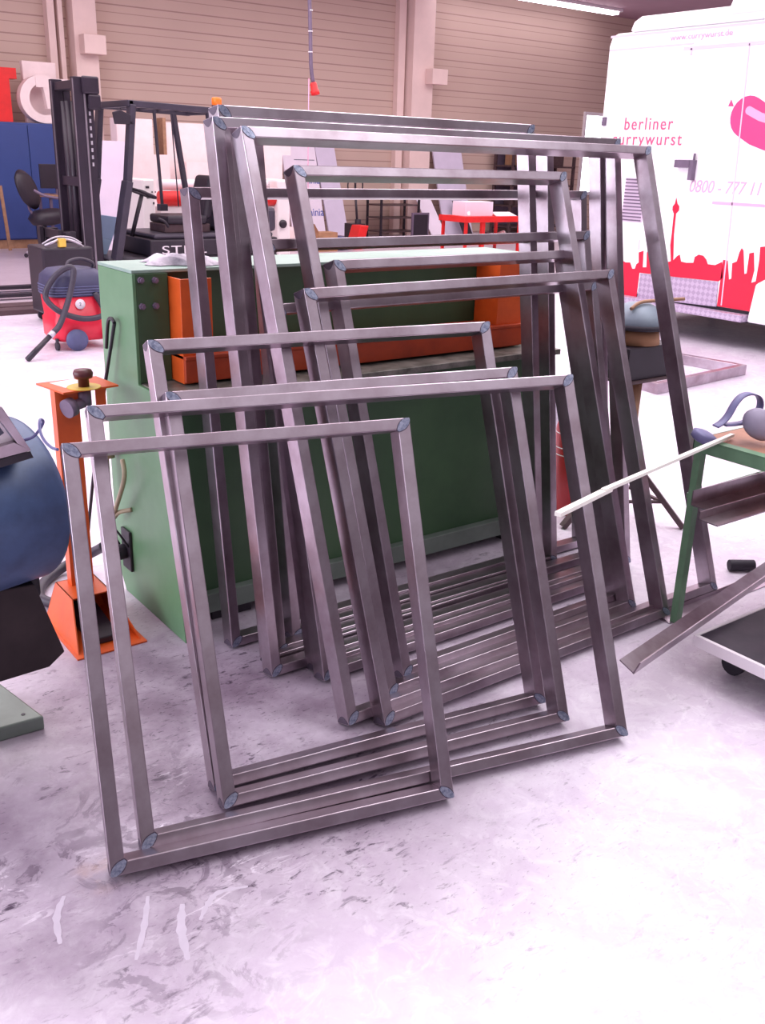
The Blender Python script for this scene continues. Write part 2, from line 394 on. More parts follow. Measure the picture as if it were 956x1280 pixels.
# ================================================================== STEEL FRAMES
RW, UW, FD = .031, .035, .064   # rail height, upright width, depth
def bar_mesh(L, FW, other):
    """rectangular steel tube with rounded edges, ends mitred at 45 degrees, in the frame's own plane"""
    r = .0028; prof = []
    for (cu, cv, a0) in ((FW-r, FD-r, 0), (r, FD-r, 90), (r, r, 180), (FW-r, r, 270)):
        for k in range(4):
            t = R(a0+30*k); prof.append((cu+r*math.cos(t), cv+r*math.sin(t)))
    n = len(prof); mb = MB(); vs = []
    for end in (0, 1):
        for (u, v) in prof:
            c_ = u*other/FW
            s = (c_+.0004) if end == 0 else (L-c_-.0004)
            vs.append((s, v, u))
    fs = [(i, (i+1)%n, n+(i+1)%n, n+i) for i in range(n)]
    mb.add(vs, fs, 0, False); mb.add(vs[:n], [list(range(n))[::-1]]); mb.add(vs[n:], [list(range(n))])
    return mb
def weld_mb(seed):
    """brushed weld patch along the mitre, local: outer corner at 0,0, inner corner at FW,FW (x, z); front is y=0"""
    rnd = random.Random(seed); mb = MB()
    D = Vector((UW,0,RW)).normalized(); Pn = Vector((RW,0,-UW)).normalized()
    Ld = math.hypot(RW, UW)
    for (wid, y, mi, a, bb) in ((.0135, -.0007, 0, .0, 1.12), (.0112, -.0014, 1, .03, 1.06)):
        top = []; bot = []
        for k in range(13):
            t = k/12; q = a+(bb-a)*t
            hw = wid*math.sin(math.pi*(.08+.84*t))**.8
            p = D*Ld*q
            A = p+Pn*hw*(1+rnd.uniform(-.05,.05)); B = p-Pn*hw
            for X in (A, B): X.x = max(.0006, X.x); X.z = max(.0006, X.z)
            top.append(A); bot.append(B)
        poly = [Vector((p.x, y, p.z)) for p in top+bot[::-1]]
        mb.prism(poly, (0, -y-.0001, 0), mi)
    for k in (-1, 0, 1):   # brushed streaks
        c = D*Ld*.5+Pn*(.005*k); a = c-D*.014; b2 = c+D*.014
        mb.bar((a.x, -.0016, a.z), (b2.x, -.0016, b2.z), .0016, .0004, (0,1,0), 1)
    # heat tint round the outside faces of the corner (arched)
    for side in (0, 1):
        pts = []
        for k in range(9):
            v = .003+(FD-.006)*k/8; hgt = .006+.018*math.sin(math.pi*k/8)
            pts.append((v, hgt))
        P = [Vector((-.0006, .003, .002))]+[Vector((-.0006, v, hh)) for v, hh in pts]+[Vector((-.0006, FD-.003, .002))]
        if side: P = [Vector((p.z, p.y, p.x)) for p in P]
        off = (.0004,0,0) if side == 0 else (0,0,.0004)
        mb.prism(P, off, 0)
    return mb
def xf(mb, f):
    o = MB(); o.v = [Vector(f(v)) for v in mb.v]; o.f = mb.f; o.m = mb.m; o.sm = mb.sm; return o
GRP = 'welded steel frames leaning against the green machine'
fcount = 0
def steel_frame(x, y, phi, W, H, lean, label):
    global fcount; fcount += 1
    o = root('steel_framework', (x, y, FD*math.sin(lean)), label, 'frame', GRP)
    o.rotation_euler = (-lean, 0, phi)
    S_ = M['steel']
    def B(mb, name, mt): return mb.build(name, mt, o, world=False)
    B(xf(bar_mesh(W, RW, UW), lambda v: (v.x, v.y, v.z)), 'bottom_rail', S_)
    B(xf(bar_mesh(W, RW, UW), lambda v: (v.x, v.y, H-v.z)), 'top_rail', S_)
    B(xf(bar_mesh(H, UW, RW), lambda v: (v.z, v.y, v.x)), 'upright', S_)
    B(xf(bar_mesh(H, UW, RW), lambda v: (W-v.z, v.y, v.x)), 'upright', S_)
    for i, f in enumerate((lambda v: (v.x, v.y, v.z), lambda v: (W-v.x, v.y, v.z),
                           lambda v: (v.x, v.y, H-v.z), lambda v: (W-v.x, v.y, H-v.z))):
        B(xf(weld_mb(fcount*4+i), f), 'corner_weld', [M['weld_rim'], M['weld']])
    return o
FR = {
'A':(0.5849, 1.7739, -0.2524, 0.8813, 1.0112, 0.3968),
'B':(0.6796, 1.8166, -0.2372, 1.4108, 1.0856, 0.4426),
'C':(0.9153, 1.8477, -0.1938, 1.0731, 1.0831, 0.4119),
'D':(0.9290, 1.9284, -0.1643, 1.0682, 1.2014, 0.3935),
'E':(1.3637, 2.3739, -0.0032, 1.7572, 1.7154, 0.1796),
'F':(1.4015, 1.9910, -0.0058, 1.7821, 1.7574, 0.3460),
'G':(1.3961, 2.4487, 0.0069, 1.2915, 1.7413, 0.1465),
'H':(1.5965, 2.0516, 0.0010, 1.1778, 1.6513, 0.3493),
'I':(1.3518, 2.6246, -0.0070, 1.7689, 1.5057, 0.1394),
'J':(1.7067, 2.1193, 0.0069, 1.0783, 1.3502, 0.3285),
'K':(1.4899, 1.9287, 0.0070, 1.3411, 1.3022, 0.3544),
'L':(1.4872, 2.2551, 0.0041, 1.4563, 1.1979, 0.2522),
'M':(1.4984, 2.3209, 0.0069, 1.4666, 1.3798, 0.2282),
'N':(1.5527, 2.5570, -0.0067, 1.3080, 1.6873, 0.1381),
'P':(1.4517, 2.4887, -0.0115, 1.6501, 1.7086, 0.1548),}
FL = {
'A':'small bare steel tube frame standing nearest of all, lowest of the leaning stack',
'B':'wide low steel tube frame directly behind the small front frame',
'C':'steel tube frame third from the front, top rail just above the wide low frame',
'D':'steel tube frame fourth from the front, its top left corner before the green machine end',
'K':'front frame of the tall back group, medium height with lower top rail reaching far right',
'F':'largest steel frame, its long top rail and right upright standing against the white trailer',
'H':'narrow tall steel frame with the pinkish top rail below the two tall rails',
'J':'steel frame with its short top rail level with the green machine top',
'L':'low steel frame whose top rail shows just under the front rail of the tall group',
'M':'steel frame whose grey top rail runs across the floor just beyond the green machine',
'E':'tall wide steel frame with top left corner just below the orange beacon corner',
'G':'tall steel frame with the highest top rail, ending short below the wall',
'P':'tall steel frame mostly hidden, one pale upright between the two biggest left corners',
'N':'tall steel frame with a dark left upright just right of the largest frame corner',
'I':'rearmost steel frame, leftmost dark rail crossing in front of the forklift seat'}
for k in FR: steel_frame(*FR[k], FL[k])

# ================================================================== GREEN MACHINE
mr = root('shearing_machine', (1.24, 2.8, 0), 'large green sheet metal machine with orange guard behind the leaning frames', 'machine')
X0, X1 = 1.24, 3.06
prof = [(3.34,1.222),(3.04,1.222),(3.04,.856),(2.86,.852),(2.82,.435),(2.755,0.0),(3.28,0.0),(3.35,.10)]
def YZ(x): return [(x, y, z) for y, z in prof]
sp = MB().prism(YZ(X0), (.012,0,0), 0)
sp.build('side_panel', M['green'], mr, bevel=.002)
MB().prism(YZ(X1), (-.012,0,0)).build('side_panel', M['green'], mr, bevel=.002)
e = MB()
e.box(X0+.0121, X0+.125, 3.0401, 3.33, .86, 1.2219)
eo = e.build('end_block', M['green_shaded'], mr, bevel=.002)
e2 = MB().box(X1-.125, X1-.0121, 3.0401, 3.33, .86, 1.2219); e2.build('end_block', M['green_shaded'], mr, bevel=.002)
for p in ((175,350),(193,350),(177,383),(194,382)):
    c = gy(p, 3.04)
    if c.x < X0+.02: c.x = X0+.03
    MB().cyl((c.x, 3.041, c.z), (c.x, 3.028, c.z), .011, n=6, smooth=False).cyl((c.x, 3.028, c.z), (c.x, 3.022, c.z), .006, n=10).build('bolt', M['grey_dk'], mr)
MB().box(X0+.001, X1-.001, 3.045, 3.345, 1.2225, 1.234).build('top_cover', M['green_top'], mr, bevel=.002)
MB().box(X0+.125, X1-.125, 3.10, 3.30, .86, 1.2215).build('back_panel', M['green_shaded'], mr)
v = MB()
for i in range(7): v.box(1.475, 1.525, 3.094, 3.099, 1.08+i*.016, 1.088+i*.016)
v.build('vent_slots', M['dirty_steel'], mr)
# orange guard: two posts and a lower beam
for xa, xb in ((1.367, 1.48), (2.79, 2.93)):
    g = MB().box(xa, xa+.006, 2.95, 3.095, .862, 1.21).box(xa+.006, xb, 2.95, 2.957, .862, 1.21).box(xa+.03, xb-.006, 2.957, 3.09, .87, 1.18)
    g.build('guard_post', M['orange'], mr, bevel=.0015)
MB().box(1.367, 2.935, 2.93, 3.095, .945, .958).box(1.367, 2.935, 2.934, 2.948, .868, .9449).build('guard_beam', M['orange_dk'], mr, bevel=.002)
MB().box(1.48, 2.8, 2.960, 3.0, .868, .944).build('blade_holder', M['black'], mr)
# work table and body
MB().box(X0+.0121, X1-.0121, 2.815, 3.0399, .835, .858).build('work_table', M['dirty_steel'], mr, bevel=.002)
MB().box(X0+.02, X1-.02, 2.875, 3.3, .12, .834).build('front_panel', M['green_shaded'], mr)
MB().box(X0+.02, X1-.02, 2.84, 3.25, .045, .119).build('plinth', M['base_grey'], mr, bevel=.003)
for xa in (1.40, 2.85):
    MB().box(xa, xa+.16, 2.87, 3.2, 0, .0449).build('foot', M['black'], mr)
# fittings on the end
c = gx((160,688), X0)
MB().box(X0-.012, X0-.0005, c.y-.05, c.y+.03, c.z-.07, c.z+.09).build('socket_plate', M['black'], mr, bevel=.003)
MB().lathe([(.028,0),(.03,.02),(.026,.05),(.03,.052),(.03,.075),(.02,.08)], (X0-.012, c.y+.0, c.z), (-1,0,0), 16).build('socket', M['rubber'], mr)
MB().tube([(X0-.012, c.y-.04, c.z+.03), (X0-.05, c.y-.03, c.z+.1), (X0-.06, c.y+.03, c.z+.11), (X0-.02, c.y+.03, c.z+.02)], .004).build('socket_handle', M['black'], mr)
c = gx((146,570), X0)
vv = MB().lathe([(.012,0),(.022,.0),(.022,.03),(.03,.03),(.03,.05),(.012,.055)], (X0-.03, c.y, c.z), (0,0,1), 12)
vv.cyl((X0, c.y, c.z+.02), (X0-.06, c.y, c.z+.02), .009, n=10).cyl((X0-.045, c.y, c.z-.11), (X0-.045, c.y, c.z+.02), .014, n=12)
vv.cyl((X0-.06, c.y, c.z+.02), (X0-.06, c.y, c.z+.07), .006, n=8)
vv.build('air_valve', M['beige'], mr)
h1 = gx((153,575), X0-.04); h2 = gx((155,600), X0-.05); h3 = gx((142,645), X0-.04); h4 = gx((165,637), X0)
MB().tube([h1, h2, h3, (X0-.03, h4.y+.05, h4.z-.02), h4], .0085, 10).build('air_hose', M['beige'], mr)
# rod hooked on the machine end
a = gx((140,398), X0-.012); 
pts = [gx((133,435), X0-.02), gx((135,403), X0-.02), gx((139,398), X0-.02), gx((143,404), X0-.02), (X0-.05, 3.36, .55), (X0-.09, 3.48, .02)]
rd = MB(); rd.tube(pts[:4], .0065, 8, 4); rd.tube([pts[3], pts[4], pts[5]], .0065, 8, 2)
tag(rd.build('hooked_rod', M['black'], origin=(X0-.09, 3.48, 0)), 'thin dark steel rod with hooked top leaning on the green machine end', 'rod')
# rag on top
g = MB(); nx, ny = 22, 12
P0 = Vector((1.50, 3.10, 0)); vs = []
for i in range(nx+1):
    for j in range(ny+1):
        u = i/nx; w_ = j/ny
        x = 1.36+.25*u+.02*math.sin(w_*7); y = 3.27-.06*u-.16*w_+.02*math.sin(u*9)
        ed = min(u, 1-u, w_, 1-w_)*2
        z = 1.2365+ (.006+.034*max(0, math.sin(min(1, ed*1.6)*math.pi/2))*(.55+.45*math.sin(u*8+w_*2.5)**2)*(1-.5*u)+.01*noise.noise((u*6, w_*6, 2)))*min(1, ed*4)
        vs.append((x, y, z))
g.add(vs, [(i*(ny+1)+j, (i+1)*(ny+1)+j, (i+1)*(ny+1)+j+1, i*(ny+1)+j+1) for i in range(nx) for j in range(ny)], 0, True)
rag = g.build('crumpled_rag', M['cloth'], origin=(1.53, 3.18, 1.236))
tag(rag, 'crumpled grey white rag lying on top of the green machine', 'rag')

# ================================================================== ORANGE PEDESTAL
pr = root('control_pedestal', (1.02, 3.05, 0), 'orange foot pedal pedestal with emergency stop on its tray beside the green machine', 'pedestal')
zt = .85
pl = [gz((45,479), zt), gz((79,491), zt), gz((148,481), zt), gz((120,470), zt)]
MB().prism(pl, (0,0,-.006)).build('tray', M['orange'], pr)
lb = [gz((62,479), zt), gz((82,485), zt), gz((106,478), zt), gz((92,474), zt)]
MB().prism([p+Vector((0,0,.0012)) for p in lb], (0,0,-.001)).build('label_plate', M['white'], pr)
c = gz((105,484), zt)
MB().cyl((c.x, c.y, zt), (c.x, c.y, zt+.003), .055, n=24).build('yellow_disc', M['yellow'], pr)
MB().lathe([(.018,0),(.018,.028),(.03,.03),(.033,.045),(.028,.056),(.005,.06)], (c.x, c.y, zt+.003)).build('stop_button', M['btn'], pr)
q = MB().cyl((c.x, c.y, zt-.007), (c.x, c.y, zt-.06), .022, n=14).cyl((c.x, c.y, zt-.05), (c.x-.05, c.y-.02, zt-.055), .018, n=14).cyl((c.x-.05, c.y-.02, zt-.055), (c.x-.075, c.y-.03, zt-.06), .032, n=16)
q.build('switch_body', M['grey_dk'], pr)
cc = gy((92,600), 3.13)
q = MB()
q.box(cc.x-.04, cc.x+.04, 3.125, 3.13, .09, zt-.006).box(cc.x-.04, cc.x-.035, 3.13, 3.17, .09, zt-.006).box(cc.x+.035, cc.x+.04, 3.13, 3.17, .09, zt-.006)
q.box(cc.x+.10, cc.x+.135, 3.13, 3.136, zt-.12, zt-.006)
q.build('post', M['orange'], pr)
# pedal guard hood
b0 = [Vector((.90, 2.86, 0)), Vector((1.125, 2.86, 0)), Vector((1.125, 3.20, 0)), Vector((.90, 3.20, 0))]
t0 = [Vector((.945, 3.02, .14)), Vector((1.085, 3.02, .14)), Vector((1.085, 3.19, .14)), Vector((.945, 3.19, .14))]
q = MB()
def sheet(poly, off, mb): mb.prism(poly, off)
sheet([b0[0], b0[3], t0[3], t0[0]], (.004,0,0), q); sheet([b0[1], b0[2], t0[2], t0[1]], (-.004,0,0), q)
sheet(t0, (0,0,-.004), q); sheet([b0[3], b0[2], t0[2], t0[3]], (0,-.004,0), q)
q.box(.89, 1.135, 2.84, 3.20, 0, .005)
q.build('pedal_hood', M['orange'], pr)
MB().hexa([Vector(v) for v in ((.965,2.90,.006),(1.06,2.90,.006),(1.06,3.15,.006),(.965,3.15,.006),(.965,2.90,.03),(1.06,2.90,.03),(1.06,3.15,.07),(.965,3.15,.07))]).build('pedal', M['black'], pr, bevel=.004)
tag(MB().tube([(.975,3.24,.02),(.93,3.34,.02),(.985,3.47,.02),(1.10,3.56,.03),(1.20,3.52,.08),(1.215,3.42,.14)], .02, 12).build('black_hose', M['hose'], origin=(1.0,3.4,0)), 'thick black hose curving on the floor behind the orange pedestal', 'hose')

# ================================================================== GRINDER (left edge)
gr = root('belt_grinder', (.45, 2.5, 0), 'blue drum bench grinder with dark spark chute at the left edge', 'grinder')
ax = Vector((.965, .262, 0)).normalized()
c1 = gy((8,622), 2.62); c1.z -= .0
rad = .225
c1 = gy((27,620), 2.53)
MB().lathe([(rad-.03,-.225),(rad-.004,-.22),(rad,-.21),(rad,-.015),(rad-.006,.0),(rad-.02,.008),(rad-.1,.012),(.02,.012)], c1, ax, 48).build('drum', M['motor'], gr)
g = MB(); f0 = c1-ax*.228
side = ax.cross(Vector((0,0,1)))
for i in range(-6, 7):
    hh = math.sqrt(max(0, (rad-.03)**2-(i*.03)**2))
    g.bar(f0+side*(i*.03)-Vector((0,0,hh)), f0+side*(i*.03)+Vector((0,0,hh)), .012, .01, ax)
g.lathe([(rad-.03,0),(rad-.005,0),(rad-.005,-.012),(rad-.03,-.012)], f0, ax, 40)
g.build('grille', M['brown'], gr)
# neck and chute
MB().box(.34, .69, 2.46, 2.68, .44, .52).build('neck', M['black'], gr, bevel=.01)
P = [gy((-60,757), 2.42), gy((0,738), 2.42), gy((43,730), 2.42), gy((81,815), 2.42), gy((62,834), 2.42), gy((0,853), 2.42), gy((-60,872), 2.42)]
MB().prism(P, (0,.20,0)).build('spark_chute', M['chute'], gr, bevel=.004)
MB().box(.30, .45, 2.46, 2.6, .05, .5).build('column', M['base_grey'], gr, bevel=.006)
bb = [gz((54,893), .045), gz((0,858), .045), gz((-90,880), .045), gz((-90,935), .045), gz((0,912), .045)]
bb = [gz((55,895), .045), gz((-2,852), .045), gz((-160,885), .045), gz((-160,955), .045)]
MB().prism(bb, (0,0,-.045)).build('base_plate', M['base_grey'], gr, bevel=.006)
c = gz((29,893), .045)
MB().cyl((c.x, c.y, .045), (c.x, c.y, .0465), .006, n=12).build('bolt_hole', M['black'], gr)
# bracket and sheet resting on the drum
br = root('steel_tray', (.6, 2.42, .945), 'angle steel tray with white label lying on the blue grinder drum', 'tray')
yb = 2.27
p1, p2, p3 = gy((-3,509), yb), gy((37,562), yb), gy((-70,592), yb)
dn = Vector((0,0,-.03))
q = MB()
w1 = gy((14,570), yb)-gy((37,562), yb)
q.prism([gy((2,508), yb), gy((37,562), yb), gy((22,555), yb), gy((-10,512), yb)], (0,.04,0))
q.prism([gy((37,562), yb), gy((-70,592), yb), gy((-70,578), yb), gy((18,553), yb)], (0,.04,0))
q.build('angle_rim', M['steel'], br, bevel=.002)
MB().prism([gy((18,553), yb+.02), gy((-70,577), yb+.02), gy((-60,520), yb+.02), gy((-10,514), yb+.02)], (0,.006,0)).build('sheet', M['white'], br)
MB().prism([gy((5,541), yb+.0195), gy((-6,549), yb+.0195), gy((-8,540), yb+.0195), gy((-1,533), yb+.0195)], (0,-.0008,0)).build('sticker', M['ink'], br)
MB().prism([gy((38,564), yb+.005), gy((-70,594), yb+.005), gy((-70,606), yb+.005), gy((42,572), yb+.005)], (0,.14,0)).build('support', M['black'], br)
wp = [(24,551),(40,547),(50,536),(54,527),(50,525),(50,538),(55,550),(64,559),(72,562)]
tag(MB().tube([gy(p, 2.30-.03*i) for i, p in enumerate(wp)], .0035, 8).build('looped_wire', M['wire'], origin=gy(wp[0], 2.3)), 'thin blue looped wire sticking out beside the grinder tray', 'wire')

# ================================================================== VACUUM CLEANER
vr = root('vacuum_cleaner', (2.80, 8.2, 0), 'red and navy workshop vacuum cleaner with hose behind the green machine', 'vacuum')
cx, cy = 2.82, 8.22
def rrect(hx, hy, rr, z, n=5):
    o = []
    for sx, sy, a0 in ((1,1,0),(-1,1,90),(-1,-1,180),(1,-1,270)):
        for k in range(n+1):
            t = R(a0+90*k/n); o.append(Vector((cx+sx*(hx-rr)+rr*math.cos(t), cy+sy*(hy-rr)+rr*math.sin(t), z)))
    return o
def loft(rings, mb, mi=0, smooth=True):
    n = len(rings[0]); vs = [p for r_ in rings for p in r_]
    mb.add(vs, [(k*n+i, k*n+(i+1)%n, (k+1)*n+(i+1)%n, (k+1)*n+i) for k in range(len(rings)-1) for i in range(n)], mi, smooth)
    mb.add(rings[0], [list(range(n))[::-1]], mi); mb.add(rings[-1], [list(range(n))], mi); return mb
loft([rrect(.21,.19,.08,.07), rrect(.23,.21,.08,.10), rrect(.235,.215,.09,.25), rrect(.22,.2,.09,.27), rrect(.235,.21,.09,.44)], MB()).build('tank', M['red'], vr)
loft([rrect(.24,.215,.09,.44), rrect(.245,.22,.09,.50), rrect(.23,.21,.09,.60), rrect(.18,.17,.08,.65), rrect(.1,.1,.06,.665)], MB()).build('motor_head', M['navy'], vr)
rb = MB()
for i in range(4): loft([rrect(.247,.222,.09,.452+i*.022), rrect(.247,.222,.09,.460+i*.022)], rb)
rb.build('vent_ribs', M['navy_wh'], vr)
MB().lathe([(.001,0),(.042,0),(.042,.004),(.001,.004)], (cx-.02, cy-.212, .38), (0,-1,0), 20, sx=1, sy=1).build('badge', M['white'], vr)
text('badge_mark', '2', vr, .04, (cx-.03, cy-.2175, .367), (1,0,0), (0,0,1), M['ink'])
MB().lathe([(.03,0),(.085,.0),(.09,.01),(.09,.04),(.03,.045)], (2.74, 8.0, .09), (0,-1,0), 28).build('wheel', M['navy_wh'], vr)
MB().lathe([(.03,0),(.085,.0),(.09,.01),(.09,.04),(.03,.045)], (3.06, 8.0, .09), (0,-1,0), 28).build('wheel', M['navy_wh'], vr)
MB().lathe([(.03,0),(.085,.0),(.09,.01),(.09,.04),(.03,.045)], (2.9, 8.48, .09), (0,-1,0), 28).build('wheel', M['navy_wh'], vr)
q = MB().cyl((2.585, 8.06, .035), (2.61, 8.06, .035), .034, n=16); q.box(2.59, 2.605, 8.04, 8.08, .05, .1); q.build('caster', M['rubber'], vr)
MB().tube([(2.72,8.02,.66),(2.74,8.05,.72),(2.86,8.1,.74),(2.98,8.15,.70),(3.0,8.2,.66)], .014, 10).build('handle', M['hose'], vr)
hp = [gy((118,366),8.0), (2.98,7.95,.30), (2.8,7.93,.27), (2.62,7.95,.33), (2.53,8.0,.42), (2.53,8.02,.5), (2.60,7.98,.62), (2.70,7.95,.69), (2.74,7.93,.66), (2.69,7.9,.50), (2.62,7.86,.36), (2.55,7.82,.25), (2.49,7.8,.20)]
MB().tube(hp, .024, 12).build('hose', M['hose'], vr)
e1 = Vector((2.49,7.8,.20)); e2 = Vector((2.24,7.72,.015))
MB().cyl(e1, e1+(e2-e1)*.14, .026, n=14).build('hose_collar', M['pale_grey'], vr)
MB().cyl(e1+(e2-e1)*.12, e2, .02, .024, n=14).build('nozzle', M['black'], vr)

# ================================================================== FORKLIFT
fr = root('forklift', (4.9, 11.4, 0), 'black forklift with tall mast, cab guard and orange beacon facing left', 'forklift')
yn, yf = 10.96, 11.98
fg = M['fork_grey']
# mast
def mastpart(a, b_, y, z0, z1, mt, name, dx=0):
    pass
mx = gy((97,100), 11.15).x
mn = gy((108,330), 11.1)
m0 = MB()
top = 2.33
for yy in (11.10, 11.80):
    m0.box(3.98, 4.10, yy-.05, yy+.05, .08, top)
    m0.box(4.105, 4.19, yy-.04, yy+.04, .08, top-.03)
m0.box(4.0, 4.15, 11.15, 11.75, top-.12, top-.03).box(4.01, 4.07, 11.15, 11.75, 1.2, 1.3).box(4.10,4.14,11.14,11.42,.12,top-.14)
m0.build('mast', M['mast'], fr, bevel=.006)
MB().box(3.972, 3.9795, 11.055, 11.075, .1, top-.02).box(3.972, 3.9795, 11.755, 11.775, .1, top-.02).box(4.08,4.10,11.042,11.0495,.1,top-.05).build('mast_rail_edge', M['mast_lt'], fr)
q = MB().cyl((4.07, 11.50, .2), (4.07, 11.50, 2.1), .045, n=14).cyl((4.07, 11.64, .2), (4.07, 11.64, 2.1), .045, n=14); q.build('lift_cylinder', M['mast'], fr)
q = MB().box(4.06, 4.25, 11.0, 11.049, 2.16, 2.34).box(4.12, 4.26, 11.0, 11.049, 2.0, 2.16); q.build('mast_head', M['mast'], fr, bevel=.02)
ch = MB()
for i in range(9): ch.box(4.13, 4.15, 11.052, 11.0595, 1.42+i*.075, 1.46+i*.075)
ch.build('lift_chain', M['pale_grey'], fr)
# carriage, forks
q = MB().box(3.74, 3.80, 10.98, 11.95, .30, .40).box(3.74, 3.80, 10.98, 11.95, .62, .72).box(3.74,3.9,11.1,11.2,.3,.72).box(3.74,3.9,11.7,11.8,.3,.72); q.build('carriage', M['black'], fr, bevel=.006)
for y0 in (11.08, 11.72):
    MB().box(3.69, 3.738, y0, y0+.11, .03, .74).box(2.75, 3.69, y0, y0+.11, .03, .07).build('fork', M['black'], fr, bevel=.004)
# chassis and counterweight
q = MB().hexa([Vector(v) for v in ((4.25,yn,.12),(6.35,yn,.12),(6.35,yf,.12),(4.25,yf,.12),(4.2,yn,.42),(6.45,yn,.42),(6.45,yf,.42),(4.2,yf,.42))])
q.box(4.72, 6.45, yn, yf, .4201, .62)
q.build('chassis', M['black'], fr, bevel=.02)
MB().box(4.78, 6.4, yn+.02, yf-.02, .6201, .68).build('hood', fg, fr, bevel=.03)
text('lettering', 'STILL', fr, .135, (4.86, yn-.002, .455), (1,0,0), (0,0,1), M['white'], ext=.003, space=1.1, xs=1.75)
MB().box(5.75, 6.46, yn+.04, yf-.04, .68, .98).build('counterweight', fg, fr, bevel=.05)
MB().prism([gy((118,268),11.5), gy((150,272),11.5), gy((132,322),11.5), gy((118,322),11.5)], (0,.42,0)).build('cowl', M['blue_lt'], fr)
for (x, y, w_) in ((4.45, yn, .22), (4.45, yf, .22), (6.0, yn+.1, .18), (6.0, yf-.1, .18)):
    s = 1 if y < 11.4 else -1
    q = MB().lathe([(.08,0),(w_-.04,0),(w_,.03),(w_,.15),(w_-.03,.18),(.08,.18)], (x, y-s*.03 , w_), (0,s,0), 28); q.build('wheel', M['rubber'], fr)
# overhead guard
def pillar(y):
    q = MB()
    q.bar(gy((167,130), yn).lerp(gy((167,130), yn), 0)*1 if False else Vector((4.60,y,2.08)), (4.50,y,1.25), .07, .12, (0,1,0))
    q.bar((4.50,y,1.27), (4.30,y,.36), .08, .17, (0,1,0))
    return q
pillar(yn+.03).build('front_pillar', fg, fr, bevel=.01)
pillar(yf-.03).build('front_pillar', fg, fr, bevel=.01)
q = MB().bar((4.56,yn+.03,2.09), (5.76,yn+.03,2.06), .06, .07).bar((4.56,yf-.03,2.09), (5.76,yf-.03,2.06), .06, .07).bar((4.58,yn,2.09), (4.58,yf,2.09), .07, .07).bar((5.74,yn,2.06), (5.74,yf,2.06), .07, .06)
for i in range(4): q.bar((4.85+i*.22,yn+.06,2.08), (4.85+i*.24,yf-.06,2.08), .035, .03)
q.build('roof_guard', fg, fr, bevel=.008)
for y in (yn+.03, yf-.03):
    MB().bar((5.54,y,2.05), (5.74,y,.66), .06, .07, (0,1,0)).build('rear_pillar', fg, fr, bevel=.01)
MB().bar((5.20,11.75,2.05),(5.25,11.75,.95),.03,.03,(0,1,0)).bar((5.42,11.75,2.05),(5.47,11.75,.95),.012,.012,(0,1,0)).box(5.2,5.3,11.7,11.8,.9,.98).build('rear_grab_bar', fg, fr)
MB().prism([(4.50,yn+.07,1.30),(4.30,yn+.07,.62),(4.30,yf-.07,.62),(4.50,yf-.07,1.30),(4.585,yf-.07,2.04),(4.585,yn+.07,2.04)], (.006,0,0)).build('windscreen', M['glass'], fr)
q = MB().prism([gy((141,140),yn-.03), gy((150,137),yn-.03), gy((168,146),yn-.03), gy((168,156),yn-.03), gy((144,155),yn-.03)], (0,.03,0)); q.build('mirror', M['black'], fr, bevel=.006)
# steering wheel, seat
q = MB(); tc = Vector((4.78, 11.25, 1.13)); axs = Vector((.35,0,1)).normalized(); aa = axs.orthogonal().normalized(); ab = axs.cross(aa)
q.tube([tc+(aa*math.cos(R(30*i))+ab*math.sin(R(30*i)))*.16 for i in range(13)], .016, 8, 2)
q.cyl(tc-axs*.02, Vector((4.62,11.25,.64)), .025, n=10); q.cyl(tc, tc+axs*.03, .05, n=12)
q.bar(tc-aa*.15, tc+aa*.15, .03, .012, axs)
q.build('steering_wheel', M['black'], fr)
q = MB(); q.box(5.02, 5.55, 11.1, 11.65, .78, .88); q.build('seat_cushion', M['black'], fr, bevel=.03)
MB().hexa([Vector(v) for v in ((5.5,11.12,.84),(5.62,11.12,.84),(5.62,11.62,.84),(5.5,11.62,.84),(5.62,11.17,1.34),(5.7,11.17,1.34),(5.7,11.57,1.34),(5.62,11.57,1.34))]).build('seat_back', M['black'], fr, bevel=.04)
MB().box(5.0, 5.6, 11.15, 11.6, .68, .78).build('seat_base', M['brown'], fr, bevel=.01)
MB().tube([(4.98,11.0,.76),(4.93,10.99,.82),(4.85,10.99,.86)], .016, 8).build('lever', M['black'], fr)
c = gy((272,135), 11.0)
MB().cyl((5.66,11.0,2.10),(5.66,11.0,2.125),.06,n=16).build('beacon_base', M['black'], fr)
MB().lathe([(.058,0),(.058,.07),(.05,.085),(.01,.09)], (5.66,11.0,2.125)).build('beacon', M['amber'], fr)
# battery unit with cable in front of the mast
bx = root('tool_cart', (3.1, 9.3, 0), 'black cart with yellow tag and cables between vacuum and forklift mast', 'cart')
MB().box(2.93, 3.42, 9.3, 9.75, .09, .72).build('body', M['black'], bx, bevel=.02)
MB().box(3.10, 3.16, 9.29, 9.299, .73, .80).box(3.10,3.16,9.3,9.36,.722,.80).build('tag', M['yellow'], bx)
MB().tube([(2.98,9.36,.735),(3.05,9.32,.77),(3.15,9.36,.79),(3.25,9.32,.77),(3.36,9.36,.70),(3.42,9.34,.60)], .012, 8).tube([(3.0,9.5,.735),(3.12,9.46,.80),(3.28,9.5,.79),(3.38,9.5,.735)], .010, 8).build('cable', M['pale_grey'], bx)
for x in (3.0, 3.35):
    MB().cyl((x,9.36,.045),(x,9.40,.045),.045,n=14).build('caster', M['rubber'], bx)
    MB().cyl((x,9.66,.045),(x,9.70,.045),.045,n=14).build('caster', M['rubber'], bx)

